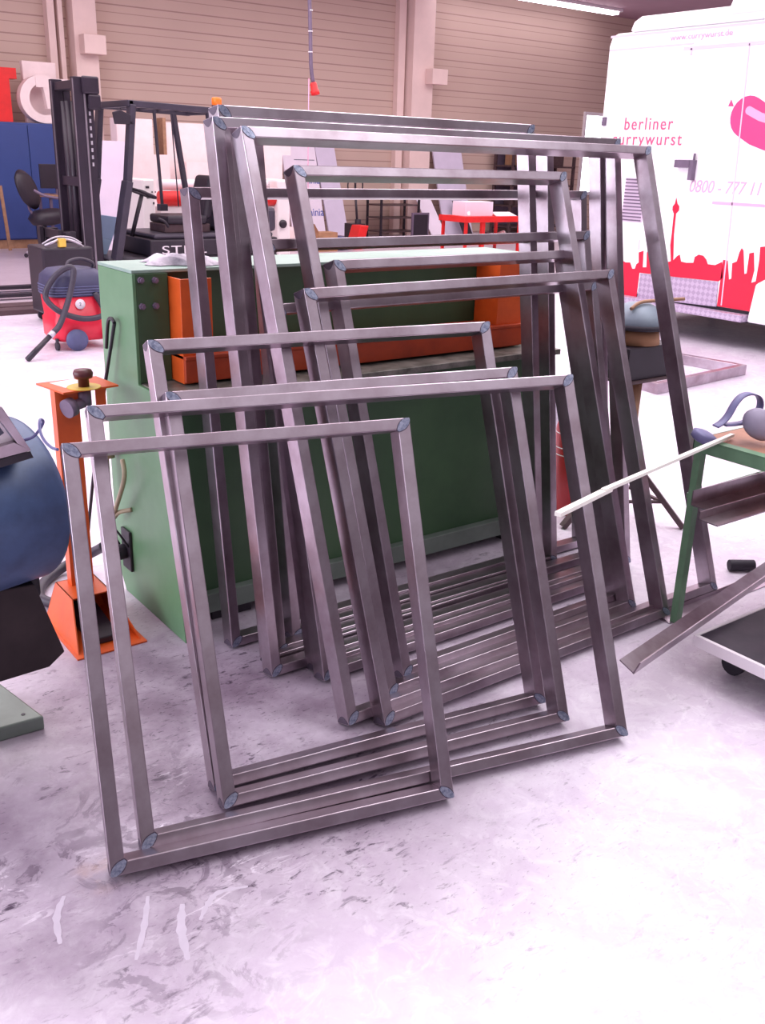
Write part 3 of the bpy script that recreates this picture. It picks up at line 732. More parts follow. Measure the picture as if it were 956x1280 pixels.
# ================================================================== BLUE CABINET, LETTERS, CHAIR, DESK
cr = root('storage_cabinet', (4.2, 17.2, 0), 'long blue cabinet with plain doors at the far left wall', 'cabinet')
MB().box(2.2, 6.05, 16.95, 17.5, .14, 1.97).build('body', M['cab_blue'], cr, bevel=.01)
MB().box(2.2, 6.05, 16.97, 17.5, 0, .139).build('plinth', M['wood'], cr)
for i in range(5):
    xa = 2.22+i*.766
    MB().box(xa, xa+.755, 16.925, 16.949, .16, 1.93).build('door', M['cab_blue'], cr, bevel=.006)
tag(MB().bar(gy((0,232),16.6), gy((13,313),16.6), .05, .03, (0,1,0)).build('leaning_board', M['wood'], origin=gy((13,308),16.6)), 'narrow wooden board leaning on the blue cabinet at the left edge', 'board')
L_ = MB(); A = gy((-28,100),17.2); B = gy((20,98),17.2); z0 = 1.975
L_.box(4.45, 5.22, 17.05, 17.3, 2.62, 2.78).box(4.85, 5.1, 17.05, 17.3, z0, 2.62).box(4.45, 4.7, 17.05, 17.3, z0, 2.62)
tag(L_.build('foam_letter', M['red_br'], origin=(4.85,17.17,z0)), 'bright red block letter standing on the blue cabinet', 'letter')
E_ = MB(); ec = Vector((5.62, 17.12, 2.34)); n = 26
outer, inner = [], []
for i in range(n+1):
    t = R(70+ (290-70)*i/n)
    outer.append(Vector((ec.x+.37*math.cos(t)*1.05, 17.0, ec.z+.365*math.sin(t)))); inner.append(Vector((ec.x+.24*math.cos(t)*1.0, 17.0, ec.z+.24*math.sin(t))))
E_.prism(outer+inner[::-1], (0,.2,0))
E_.prism([(5.60,16.99,2.62),(5.72,16.99,2.62),(5.80,16.99,2.2),(5.66,16.99,2.2)], (0,.12,0)).prism([(5.86,16.99,2.62),(5.97,16.99,2.62),(6.03,16.99,2.1),(5.89,16.99,2.1)], (0,.12,0))
E_.box(5.5, 6.05, 16.985, 17.1, 2.52, 2.66)
tag(E_.build('foam_letter', M['foam'], origin=(5.6,17.1,z0)), 'round white foam sign shaped like a euro mark on the blue cabinet', 'sign')
tag(MB().box(5.40, 5.95, 17.3, 17.42, z0, 2.92).build('foam_slab', M['foam'], origin=(5.67,17.36,z0), bevel=.01), 'upright pale foam slab behind the round white sign', 'panel')
ch = root('office_chair', (4.93, 15.4, 0), 'black swivel chair with chrome base in front of the blue cabinet', 'chair')
q = MB(); nn = 14; vs = []
def blob(cen, u, v, w_, hw, hh, th, mb, mi=0):
    vs = []; 
    for side in (-1, 1):
        for i in range(9):
            for j in range(9):
                a_, b_ = (i/8*2-1), (j/8*2-1)
                sx = a_*math.sqrt(1-b_*b_/2); sy = b_*math.sqrt(1-a_*a_/2)
                k_ = math.sqrt(max(0, 1-(sx*sx+sy*sy)**2))
                vs.append(cen+u*sx*hw+v*sy*hh+w_*side*th*k_)
    fs = []
    for s_ in (0, 1):
        for i in range(8):
            for j in range(8):
                o_ = s_*81; f = (o_+i*9+j, o_+(i+1)*9+j, o_+(i+1)*9+j+1, o_+i*9+j+1); fs.append(f)
    mb.add(vs, fs, mi, True)
blob(Vector((4.72,15.4,1.0)), Vector((.8,.6,0)).normalized(), Vector((-.3,0,.95)).normalized(), Vector((.57,-.76,.18)).normalized(), .24, .30, .06, q)
q.build('backrest', M['black'], ch)
q = MB(); blob(Vector((4.98,15.4,.60)), Vector((1,0,.1)).normalized(), Vector((0,1,0)), Vector((0,0,1)), .29, .27, .12, q); q.build('seat', M['black'], ch)
MB().tube([(4.74,15.4,.92),(4.72,15.4,.72),(4.85,15.4,.55)], .02, 8).build('back_support', M['grey_dk'], ch)
MB().cyl((4.93,15.4,.1),(4.93,15.4,.52),.03,n=12).build('column', M['black'], ch)
MB().tube([(4.75,15.2,1.0),(4.9,15.15,.92),(5.15,15.15,.88)], .02, 8).build('armrest', M['grey_dk'], ch)
for i in range(5):
    t = R(72*i+20); d = Vector((math.cos(t), math.sin(t), 0))
    leg = MB().bar(Vector((4.93,15.4,.12)), Vector((4.93,15.4,.08))+d*.30, .035, .03).build('leg', M['pale_grey'], ch)
    cc_ = Vector((4.93,15.4,.032))+d*.31
    MB().cyl(cc_-Vector((-d.y,d.x,0))*.02, cc_+Vector((-d.y,d.x,0))*.02, .03, n=12).build('caster', M['black'], leg)
dk = root('desk', (5.5, 15.9, 0), 'narrow desk behind the forklift mast beside the office chair', 'desk')
MB().box(5.1, 6.5, 15.65, 16.3, .87, .91).build('desk_top', M['wood'], dk, bevel=.004)
for x in (5.14, 6.42):
    for y in (15.7, 16.22): MB().box(x, x+.04, y, y+.04, 0, .87).build('leg', M['grey_dk'], dk)
mo = root('monitor', (5.35, 15.9, .91), 'black computer screen on the desk beside the forklift mast', 'monitor')
MB().box(5.08, 5.62, 15.88, 15.92, 1.0, 1.36).build('screen', M['black'], mo, bevel=.005)
MB().box(5.32, 5.38, 15.89, 15.93, .915, 1.05).box(5.25, 5.45, 15.82, 16.0, .911, .922).build('stand', M['grey_dk'], mo)

# ================================================================== WHITE PROCESSING MACHINE, FOAM BEHIND CAB
lm = root('roll_laminator', (6.1, 13.2, 0), 'white roll laminating machine with red roller seen through the forklift cab', 'machine')
Y = 12.9
pa, pb = gy((178,228), Y), gy((196,288), Y)
ps = [gy((164,288), Y+.5), gy((168,262), Y+.5), gy((179,228), Y+.5)]
MB().hexa([Vector((pa.x-.02,Y,.0)), Vector((pb.x,Y,.0)), Vector((pb.x,Y+.7,.0)), Vector((pa.x-.02,Y+.7,.0)), Vector((pa.x,Y,pa.z+.04)), Vector((pb.x,Y,pa.z+.04)), Vector((pb.x,Y+.7,pa.z+.04)), Vector((pa.x,Y+.7,pa.z+.04))]).build('end_housing', M['plotter'], lm, bevel=.02)
q = MB()
for (px, py, w_, h_) in ((182,234,.05,.03),(183,246,.04,.04),(188,240,.015,.02),(192,240,.015,.02),(188,246,.015,.02),(192,246,.015,.02),(190,254,.02,.03)):
    c = gy((px+2,py), Y); q.box(c.x-w_/2, c.x+w_/2, Y-.006, Y-.0005, c.z-h_/2, c.z+h_/2)
q.build('control_buttons', M['black'], lm)
a1, a2 = gy((198,231), Y+.3), gy((334,231), Y+.3)
MB().cyl(Vector((a1.x,Y+.3,a1.z)), Vector((a2.x,Y+.3,a1.z)), .075, n=20).build('paper_roll', M['white'], lm)
a3 = gy((198,248), Y+.15)
MB().cyl(Vector((a3.x,Y+.12,a3.z)), Vector((a2.x,Y+.12,a3.z)), .10, n=20).build('red_roller', M['red_br'], lm)
MB().box(a3.x, a2.x, Y+.1, Y+.6, .70, .88).build('body', M['plotter'], lm, bevel=.01)
c = gy((345,262), Y)
MB().box(a2.x, a2.x+.22, Y, Y+.7, 0, pa.z+.06).build('end_housing', M['plotter'], lm, bevel=.03)
MB().lathe([(.02,0),(.06,.0),(.06,.03),(.02,.035)], (a2.x+.08,Y-.002,gy((343,280),Y).z), (0,-1,0), 18).build('handwheel', M['black'], lm)
G2 = 'white foam letters standing behind the forklift'
def fblock(rects, y0, th, label, mt=M['foam'], name='foam_letter', cat='letter'):
    q = MB()
    for (x0, x1, z0_, z1_) in rects: q.box(x0, x1, y0, y0+th, z0_, z1_)
    ox = sum(r_[0]+r_[1] for r_ in rects)/2/len(rects)
    return tag(q.build(name, mt, origin=(ox, y0+th/2, 0)), label, cat)
fblock([(6.02,6.60,0,2.06),(6.60,6.86,0,1.55)], 15.0, .25, 'stepped white foam letter standing behind the forklift cab')
fblock([(6.98,7.75,0,2.04)], 15.35, .2, 'tall white foam slab with brown edge behind the forklift seat', name='foam_slab', cat='panel')
tag(MB().box(6.92, 6.975, 15.33, 15.55, 0, 2.1).build('wood_post', M['wood'], origin=(6.92,15.45,0)), 'brown wooden batten standing beside the tall white slab', 'batten')
fblock([(7.15,7.75,0,1.45)], 15.0, .2, 'lower white foam block in front of the tall slab', name='foam_block', cat='block')
fblock([(8.62,9.05,0,1.95),(9.05,9.3,0,.4),(9.05,9.3,.9,1.2),(9.05,9.22,1.6,1.95)], 15.2, .2, 'white foam letter shape right of the tall frame corners')
fblock([(5.45,5.9,0,1.72)], 14.4, .2, 'pale stack of sheets seen through the forklift windscreen', M['board_w'], 'sheet_stack', 'sheets')

# ================================================================== HANGING CABLE
hc = root('hanging_power_cable', (7.62, 12.0, 2.3), 'dark power cable hanging from the ceiling with red plug at its end', 'cable')
MB().tube([(7.50,12.0,5.04),(7.58,12.0,3.4),(7.60,12.0,2.75),(7.64,12.0,2.53)], .026, 10, 3).build('cable', M['grey_dk'], hc)
q = MB()
for z in (2.9,3.15,3.4,3.65): q.cyl((7.59,12,z),(7.59,12,z+.012),.032,n=10)
q.build('cable_tie', M['white'], hc)
MB().lathe([(.03,0),(.045,.02),(.05,.10),(.062,.11),(.062,.16),(.045,.165)], (7.635,12.0,2.54), (.25,0,-1), 16).build('plug', M['red_br'], hc)
tag(MB().tube([gy((386,98),11.95), gy((385,200),11.95), gy((385,290),11.95)], .006, 6, 1).build('pink_cord', M['gr_hl'], origin=gy((385,290),11.95)), 'thin pink cord hanging straight down below the red plug', 'cord')

# ================================================================== THINGS ALONG THE BACK WALL
def lean_board(px0, px1, ytop, mt, name, label, cat='board', yb=17.2, yt=17.8, extra=None, dx=0, th=.04, ybot=None):
    A = gy((px0, ytop), 17.5); B = gy((px1, ytop), 17.5); z1 = A.z
    q = MB().hexa([Vector(v) for v in ((A.x+dx,yb,0),(B.x+dx,yb,0),(B.x+dx,yb+th,0),(A.x+dx,yb+th,0),(A.x,yt,z1),(B.x,yt,z1),(B.x,yt+th,z1),(A.x,yt+th,z1))])
    return q, A, B, z1
q, A, B, z1 = lean_board(357, 399, 150, M['board_w'], '', '')
pr_ = root('printed_board', ((A.x+B.x)/2, 17.25, 0), 'pale board with blue lettering leaning on the back wall', 'board')
q.build('board', M['board_w'], pr_)
upv = Vector((0, .6, z1)).normalized(); nrm = Vector((0,-z1,.6)).normalized()
def onb(x, z): return Vector((x, 17.2+.6*z/z1, z))+nrm*.004
for zz in (1.775, 1.07, .45):
    text('lettering', 'Laminia', pr_, .22, onb(A.x+.20, zz), (1,0,0), upv, M['lip'], ext=.002, width=.60)
q = MB()
q.bar(onb(A.x+.25,1.52), onb(B.x-.05,1.52), .012, .004, nrm)
q.tube([onb(A.x+.1,1.33), onb(A.x+.4,1.36), onb(A.x+.5,1.30), onb(A.x+.6,1.40), onb(A.x+.7,1.33)], .008, 6)
q.build('printed_line', M['ink'], pr_)
def slab(px0, px1, ytop, mt, name, label, cat='board', **k):
    q, A, B, z1 = lean_board(px0, px1, ytop, mt, name, label, **k)
    return tag(q.build(name, mt, origin=((A.x+B.x)/2, 17.4, 0)), label, cat)
slab(399.5, 424, 160, M['lavender'], 'leaning_sheet', 'plain lavender panel leaning beside the board with blue lettering', dx=.08)
slab(549, 585, 172, M['lavender'], 'leaning_sheet', 'tall plain lavender panel leaning right of the second column', dx=.05)
slab(555, 566, 250, M['black'], 'leaning_sheet', 'short narrow black panel leaning against the tall lavender panel', dx=.15, yb=16.9, yt=17.2, th=.03)
slab(514, 532, 243, M['board_w'], 'leaning_sheet', 'small pale sheet leaning at the foot of the second column', dx=.1, yb=16.8, yt=17.4, th=.02)
sh = root('shelf_rack', (13.1, 17.2, 0), 'low dark metal shelf rack standing before the second column', 'shelf')
for x in (12.45, 13.45):
    for y in (16.9, 17.4): MB().box(x, x+.04, y, y+.04, 0, .98).build('post', M['black'], sh)
for z in (.12, .40, .66, .94): MB().box(12.46, 13.48, 16.9, 17.43, z, z+.025).build('shelf', M['brown'], sh)
fr2 = root('framed_screen', (13.1, 16.4, 0), 'dark square panel with light rim standing before the low shelf rack', 'panel')
MB().box(12.9, 13.35, 16.4, 16.44, 0, .55).build('rim', M['grey_dk'], fr2); MB().box(12.94, 13.31, 16.392, 16.399, .04, .51).build('face', M['black'], fr2)
# pallet truck
pj = root('pallet_truck', (10.9, 15.5, 0), 'dark pallet truck with looped handle near the back wall', 'pallet truck')
hb = Vector((10.88,15.5,.30))
hd = gy((444,226), 15.5)
q = MB(); o = gy((444,231), 15.5)
q.tube([o+Vector((-.05,0,.09)), o+Vector((-.15,0,.07)), o+Vector((-.16,0,-.07)), o+Vector((-.05,0,-.11)), o+Vector((.05,0,-.11)), o+Vector((.16,0,-.07)), o+Vector((.15,0,.07)), o+Vector((.05,0,.09)), o+Vector((-.05,0,.09))], .014, 8)
q.bar(o+Vector((0,0,.09)), o+Vector((0,0,-.12)), .03, .03)
q.build('handle', M['black'], pj)
MB().cyl(o+Vector((0,0,-.11)), hb, .022, n=10).build('tow_bar', M['black'], pj)
MB().box(10.74, 11.02, 15.45, 15.75, .12, .42).cyl((10.88,15.5,.05),(10.88,15.5,.5),.06,n=14).build('pump', M['black'], pj, bevel=.01)
MB().cyl((10.80,15.5,.09),(10.96,15.5,.09),.09,n=18).build('wheel', M['rubber'], pj)
for x in (10.66, 10.98): MB().box(x, x+.15, 15.75, 16.9, .08, .13).build('fork', M['grey_dk'], pj)
cb = MB(); c0 = gy((408,290),14.8)
cb.box(9.55, 9.95, 14.8, 15.1, 0, .33)
cbo = cb.build('cardboard_box', M['card'], origin=(9.75,14.95,0)); tag(cbo, 'open cardboard box on the floor near the back wall', 'box')
MB().prism([(9.55,14.8,.33),(9.55,15.1,.33),(9.45,15.1,.48),(9.45,14.8,.48)], (.008,0,0)).build('flap', M['card'], cbo)
bg = MB(); bg.ball((10.15,15.0,.12), .2, 16, 0, (1,.7,.6)); bg.ball((10.3,15.05,.1), .14, 14, 0, (1,.8,.7))
tag(bg.build('blue_bag', M['cab_blue'], origin=(10.2,15.0,0)), 'dark blue bag lying beside the cardboard box', 'bag')
tag(MB().hexa([Vector(v) for v in ((10.45,15.0,0),(10.65,15.0,0),(10.65,15.3,0),(10.45,15.3,0),(10.6,15.0,.42),(10.78,15.0,.42),(10.78,15.3,.42),(10.6,15.3,.42))]).build('red_crate', M['red_br'], origin=(10.6,15.15,0), bevel=.01), 'tilted red crate beside the pallet truck', 'crate')
# rack on the right
rk = root('storage_rack', (17.3, 17.4, 0), 'dark brown storage rack at the back wall left of the bright window', 'rack')
for x in (16.25, 17.25, 18.25):
    for y in (17.0, 17.6): MB().box(x, x+.06, y, y+.06, 0, 1.98).build('post', M['brown'], rk)
for z in (.15, .62, 1.08, 1.5, 1.94): MB().box(16.26, 18.3, 17.0, 17.65, z, z+.035).build('shelf', M['brown'], rk)
MB().box(16.27, 18.29, 17.66, 17.67, .1, 1.97).build('back_sheet', M['grey_dk'], rk)
GB = 'boxes on the dark brown storage rack'
for (x, z, w_, h_, mt, lb) in ((16.45,1.535,.4,.30,'card','brown cardboard box on the top left shelf of the rack'), (17.0,1.535,.2,.22,'grey_dk','small grey box beside the brown one on the rack top shelf'),
                   (17.5,1.535,.5,.28,'brown','dark brown box on the top right shelf of the rack'), (16.5,1.115,.55,.28,'black','black crate on the second shelf of the rack'),
                   (17.5,1.115,.35,.3,'card','cardboard box on the second shelf at the right end of the rack'), (16.5,.655,.5,.3,'brown','dark box on the third shelf of the rack'), (17.5,.655,.6,.3,'black','wide black box on the third shelf right half')):
    tag(MB().box(x, x+w_, 17.1, 17.5, z, z+h_).build('stored_box', M[mt], origin=(x+w_/2,17.3,z), bevel=.008), lb, 'box', GB)
# red table
rt = root('red_cart_table', (12.0, 13.1, 0), 'bright red metal work cart with papers on top near the back wall', 'cart')
MB().box(11.35, 12.72, 12.95, 13.65, .66, .69).box(11.33, 12.74, 12.93, 12.955, .60, .70).box(11.33,11.36,12.95,13.65,.60,.70).build('table_top', M['red_br'], rt, bevel=.004)
for x in (11.38, 12.65):
    for y in (12.97, 13.58): MB().box(x, x+.045, y, y+.045, 0, .66).build('leg', M['red_br'], rt)
MB().box(11.75, 11.83, 12.97, 13.02, 0, .6).build('leg', M['red_br'], rt)
MB().box(11.4, 12.68, 12.98, 13.6, .22, .25).build('lower_shelf', M['red_br'], rt)
tag(MB().box(11.55, 12.2, 13.2, 13.55, .691, .93).build('white_carton', M['board_w'], origin=(11.9,13.35,.69), bevel=.005), 'white carton standing on the red cart', 'carton')
pp = MB(); pp.prism([(12.15,13.05,.6915),(12.6,13.0,.6915),(12.7,13.3,.74),(12.3,13.35,.74)], (0,0,.012))
tag(pp.build('open_papers', M['white'], origin=(12.4,13.2,.69)), 'loose white papers lying on the right of the red cart', 'papers')
tag(MB().cyl((11.48,13.02,.692),(11.52,13.08,.76),.03,n=12).build('white_bottle', M['white'], origin=(11.5,13.05,.69)), 'small white bottle at the left end of the red cart', 'bottle')
bl = MB().ball((12.1,13.25,.33), .16, 16, 0, (1.2,.8,.5)); tag(bl.build('dark_bundle', M['brown'], origin=(12.1,13.25,.25)), 'dark cloth bundle on the lower shelf of the red cart', 'bundle')
tag(MB().prism([(12.2,13.05,.2515),(12.55,13.05,.2515),(12.62,13.3,.42),(12.3,13.3,.34)], (0,.02,.01)).build('white_sheet', M['white'], origin=(12.4,13.1,.25)), 'crumpled white sheet on the lower shelf of the red cart', 'sheet')
# slim pale profile behind the tall frames
pA, pB = gy((670,222), 4.2), gy((681,388), 4.2)
tag(MB().bar(pA, Vector((pB.x+.05,4.05,0.0)), .032, .02, (0,1,0)).build('pale_profile', M['pale_grey'], origin=(pB.x+.05,4.05,0)), 'slim pale metal strip standing behind the two tall uprights', 'strip')

# ================================================================== FOOD TRAILER
tr = root('food_trailer', (9.2, 5.0, 0), 'white sausage stand trailer with red skyline graphics at the right', 'trailer')
TX = 8.1; YF = 7.22; YN = 2.4
def TP(p): return gx(p, TX)
pr2 = [(0,.36),(0,2.72),(.03,2.80),(.10,2.84),(2.1,2.84),(2.2,2.80),(2.25,2.7),(2.25,.36)]
rings = []
MB().prism([(TX+a_, YF, z) for a_, z in pr2], (0,YN-YF,0)).build('body', M['truck'], tr, bevel=.03)
MB().prism([(TX+.06, y, z) for y, z in ((7.02,2.84),(6.98,2.93),(6.9,2.97),(2.6,2.97),(2.5,2.84))], (2.1,0,0)).build('roof', M['truck'], tr, bevel=.02)
MB().prism([(TX+.02, y, z) for y, z in ((5.9,2.9),(5.85,3.03),(3.2,3.03),(3.1,2.9))], (2.0,0,0)).build('roof_hatch', M['truck'], tr, bevel=.02)
G_ = lambda p, d=.003: gx(p, TX-d)
q = MB()
def tline(mb, p, q_, w_, d=.004): mb.bar(G_(p, d), G_(q_, d), w_, .006, (1,0,0))
def yl(mb, y0, z0, y1, z1, w_): mb.bar((TX-.003,y0,z0),(TX-.003,y1,z1), .006, w_, (0,0,1) if y0 != y1 else (0,1,0))
yl(q, 7.2, 2.80, 2.5, 2.80, .02); yl(q, 7.2, 2.68, 6.2, 2.68, .012); yl(q, 6.3, 2.64, 2.6, 2.64, .03)
yl(q, 6.21, 2.64, 6.21, 2.58, .02)
yl(q, 5.60, 2.64, 5.49, .38, .012); yl(q, 6.55, .8, 6.55, .9, .01)
q.build('panel_seam', M['trim_l'], tr)
text('lettering', 'berliner', tr, .165, (TX-.003, 6.915, 1.94), (0,-1,0), (0,0,1), M['gr_txt'], ext=.002, width=.60, space=1.2)
text('lettering', 'currywurst', tr, .165, (TX-.003, 7.05, 1.80), (0,-1,0), (0,0,1), M['gr_txt'], ext=.002, width=.86, space=1.2)
text('lettering', 'www.currywurst.de', tr, .075, (TX-.003, 6.47, 2.72), (0,-1,0), (0,0,1), M['gr_pale'], ext=.002, width=.68)
text('lettering', '0800 - 777 11 0', tr, .16, (TX-.003, 6.04, 1.385), (0,-1,0), (0,0,1), M['gr_pale'], ext=.002, width=.90, shear=.2)
q = MB(); q.bar((TX-.003,5.75,1.30),(TX-.003,4.6,1.30), .006, .025); q.build('small_print', M['gr_pale'], tr)
# skyline
def Zc(p): return (740+p[0]/4.426, 180+p[1]/4.426)
sk1 = [(36,700),(45,610),(60,570),(95,525),(112,545),(125,600),(150,590),(160,640),(185,655),(210,655),(222,690),(236,690),(245,665),(258,655),(258,600),(285,590),(280,682),(300,682),(303,600),(318,575),(326,600),(324,685),(342,682),(350,600),(358,585),(365,650),(405,655),(430,650),(452,640),(470,620),(485,612),(492,650),(520,657),(560,657),(568,625),(590,612),(615,618),(632,640),(640,665),(680,670),(720,652),(722,740),(700,760),(455,735),(262,712),(245,850),(30,850)]
q = MB().prism([G_(Zc(p), .001) for p in sk1], (-.002,0,0))
sk2 = [(725,640),(750,645),(757,750),(770,745),(775,660),(800,650),(815,600),(828,575),(838,590),(842,720),(855,715),(870,605),(895,600),(897,700),(880,768),(905,760),(925,640),(930,570),(1030,560),(1050,700),(1180,640),(1300,650),(1300,1010),(905,932),(690,897)]
q.prism([G_(Zc(p), .001) for p in sk2], (-.002,0,0))
tw = [(436,660),(432,560),(440,500),(452,385),(444,365),(446,345),(458,330),(466,295),(472,330),(482,345),(480,368),(464,385),(452,500),(448,660)]
q.prism([G_(Zc(p), .0032) for p in tw], (-.002,0,0))
q.build('skyline_graphic', M['gr_red'], tr)
# sausage
def capsule(path, w_, dd, mb):
    P = [G_(p, dd) for p in path]; L1 = []; L2 = []
    Q = []
    for i in range(len(P)-1):
        for k in range(5): Q.append(P[i].lerp(P[i+1], k/5))
    Q.append(P[-1]); n = len(Q)
    for i, p in enumerate(Q):
        t = (Q[min(i+1,n-1)]-Q[max(i-1,0)]).normalized(); nn_ = Vector((0,-t.z,t.y))
        ww = w_
        L1.append(p+nn_*ww); L2.append(p-nn_*ww)
    t0 = (Q[1]-Q[0]).normalized(); n0 = Vector((0,-t0.z,t0.y)); t1 = (Q[-1]-Q[-2]).normalized(); n1 = Vector((0,-t1.z,t1.y))
    capA = [Q[0]+n0*w_*math.cos(R(a_))-t0*w_*math.sin(R(a_)) for a_ in range(15,180,15)]
    capB = [Q[-1]-n1*w_*math.cos(R(a_))+t1*w_*math.sin(R(a_)) for a_ in range(15,180,15)]
    mb.prism(L1[::-1]+capA+L2+capB, (-.002,0,0))
q = MB(); capsule([(934,146),(948,156),(966,163),(990,167),(1016,160),(1036,146)], .175, .001, q)
q.prism([G_(p, .001) for p in ((910,133),(914,124),(917,133))], (-.002,0,0))
q.build('sausage_graphic', M['gr_pink'], tr)
q = MB(); capsule([(936,138),(950,146),(966,151),(985,153)], .035, .0034, q); q.build('sausage_highlight', M['gr_hl'], tr)
# louvre, latch, checker plate, step, wheel
A, B = G_((783,222)), G_((802,278))
lv = MB(); lv.box(TX-.012, TX-.0005, B.y, A.y, B.z, A.z); lvo = lv.build('vent_grille', M['trim_l'], tr)
lv = MB()
for i in range(13): z = B.z+.015+i*(A.z-B.z-.03)/12; lv.box(TX-.022, TX-.0125, B.y+.01, A.y-.01, z-.006, z+.006)
lv.build('slat', M['grey_dk'], lvo); lvo.children[0].name = 'slats'
q = MB(); A = G_((849,206)); B = G_((869,222))
q.box(TX-.06, TX-.001, 6.02, 6.2, 1.60, 1.67).box(TX-.06, TX-.001, 5.985, 6.03, 1.49, 1.67).cyl((TX-.03,6.0,1.67),(TX-.03,6.0,1.73),.012,n=8); q.build('door_latch', M['grey_dk'], tr, bevel=.01)
q = MB().prism([G_(Zc(p), .005) for p in ((268,716),(697,762),(686,900),(250,850))], (-.004,0,0)); q.build('checker_panel', M['checker'], tr)
q = MB().box(TX-.12, TX-.001, 5.18, 7.05, .27, .335); q.build('side_step', M['checker'], tr, bevel=.006)
MB().box(TX+.02, 10.2, YN+.1, YF-.1, .25, .359).build('underframe', M['black'], tr)
MB().hexa([Vector(v) for v in ((TX-.05,5.17,.27),(TX-.05,4.6,.27),(TX-.001,4.6,.27),(TX-.001,5.17,.27),(TX-.05,5.14,.62),(TX-.05,4.6,.95),(TX-.001,4.6,.95),(TX-.001,5.14,.62))]).build('wheel_arch', M['truck'], tr, bevel=.02)
for y in (4.3, 3.5):
    MB().lathe([(.1,0),(.27,0),(.31,.03),(.31,.17),(.27,.2),(.1,.2)], (TX+.06,y,.31), (1,0,0), 28).build('wheel', M['rubber'], tr)
    MB().lathe([(.1,0),(.27,0),(.31,.03),(.31,.17),(.27,.2),(.1,.2)], (TX+1.95,y,.31), (1,0,0), 28).build('wheel', M['rubber'], tr)
MB().cyl((TX+.4,6.8,.0),(TX+.4,6.8,.26),.03,n=10).cyl((TX+1.8,6.8,.0),(TX+1.8,6.8,.26),.03,n=10).build('jack_stand', M['grey_dk'], tr)
MB().box(TX-.02, TX-.001, 7.15, 7.20, 1.98, 2.06).build('side_lamp', M['grey_dk'], tr)

# ================================================================== TRIPOD STAND WITH HOOD
ts = root('tripod_stand', (3.47, 2.74, 0), 'brown tripod stand carrying a dark steel tray box behind the right uprights', 'stand')
top_ = Vector((3.47,2.74,.60))
for fp in ((3.19,2.83),(3.674,2.52),(3.74,3.0)):
    MB().bar(top_+Vector((0,0,-.24)), (fp[0],fp[1],.008), .034, .024, (0,0,1)).build('leg', M['brown'], ts)
MB().cyl((3.47,2.74,.22),(3.47,2.74,.70),.035,n=14).build('column', M['wood'], ts)
q = MB()
fps = [Vector((3.19,2.83,.0)), Vector((3.674,2.52,.0)), Vector((3.74,3.0,.0))]
mids = [p.lerp(Vector((3.47,2.74,.36)), .35) for p in fps]
for i in range(3): q.bar(mids[i], mids[(i+1)%3], .018, .012)
q.build('brace', M['brown'], ts)
MB().box(3.31, 3.63, 2.66, 2.88, .715, .86).build('tray_box', M['black'], ts, bevel=.004)
MB().box(3.30, 3.66, 2.64, 2.88, .705, .7145).build('box_lip', M['brown'], ts)
hd_ = root('round_hood', (3.47,2.74,.862), 'blue grey domed hood with handle sitting on the tripod stand', 'hood')
MB().lathe([(.11,0),(.10,.06),(.05,.072),(.02,.073)], (3.46,2.76,.862)).build('base', M['card'], hd_)
MB().lathe([(.130,.0),(.134,.010),(.134,.025),(.120,.05),(.09,.082),(.05,.10),(.01,.106)], (3.46,2.76,.935), n=36).build('dome', M['lid'], hd_)
MB().lathe([(.130,-.010),(.139,-.005),(.139,.012),(.130,.014)], (3.46,2.76,.938), n=36).build('rim', M['rubber'], hd_)
MB().tube([(3.36,2.72,1.02),(3.42,2.72,1.045),(3.52,2.70,1.05),(3.64,2.66,1.055)], .008, 8).build('handle', M['wood'], hd_)
# fire extinguisher
fx = root('fire_extinguisher', (3.40, 2.99, 0), 'red cylinder extinguisher standing at the right end of the green machine', 'extinguisher')
ex, ey = 3.40, 2.99
MB().lathe([(.085,0),(.095,.01),(.097,.42),(.085,.47),(.05,.51),(.022,.525)], (ex,ey,0), n=32).build('cylinder', M['red_dk'], fx)
q = MB()
for z in (.40,.33,.295): q.lathe([(.0975,0),(.0985,0),(.0985,.004),(.0975,.004)], (ex,ey,z), n=32)
q.build('white_ring', M['white'], fx)
MB().cyl((ex,ey,.525),(ex,ey,.57),.018,n=12).bar((ex-.01,ey,.57),(ex-.09,ey,.60),.02,.012).build('valve', M['black'], fx)
MB().tube([(ex+.02,ey,.555),(ex+.09,ey-.02,.54),(ex+.12,ey-.03,.40),(ex+.115,ey-.03,.2)], .009, 8).build('hose', M['rubber'], fx)
# rectangular frame lying on the floor
ff = root('lying_framework', (6.5,4.8,0), 'rectangular pinkish steel frame lying flat on the bright floor before the trailer', 'frame')
cs = [Vector((5.85,4.40,0)), Vector((7.12,4.50,0)), Vector((7.02,5.32,0)), Vector((5.98,5.22,0))]
for i in range(4):
    a_, b_ = cs[i], cs[(i+1)%4]; d = (b_-a_).normalized(); up = Vector((0,0,1)); nn_ = Vector((-d.y,d.x,0))*.055
    MB().prism([a_, b_, b_+nn_-d*.055, a_+nn_+d*.055], (0,0,.085)).build('rail', M['steel'], ff, bevel=.004)

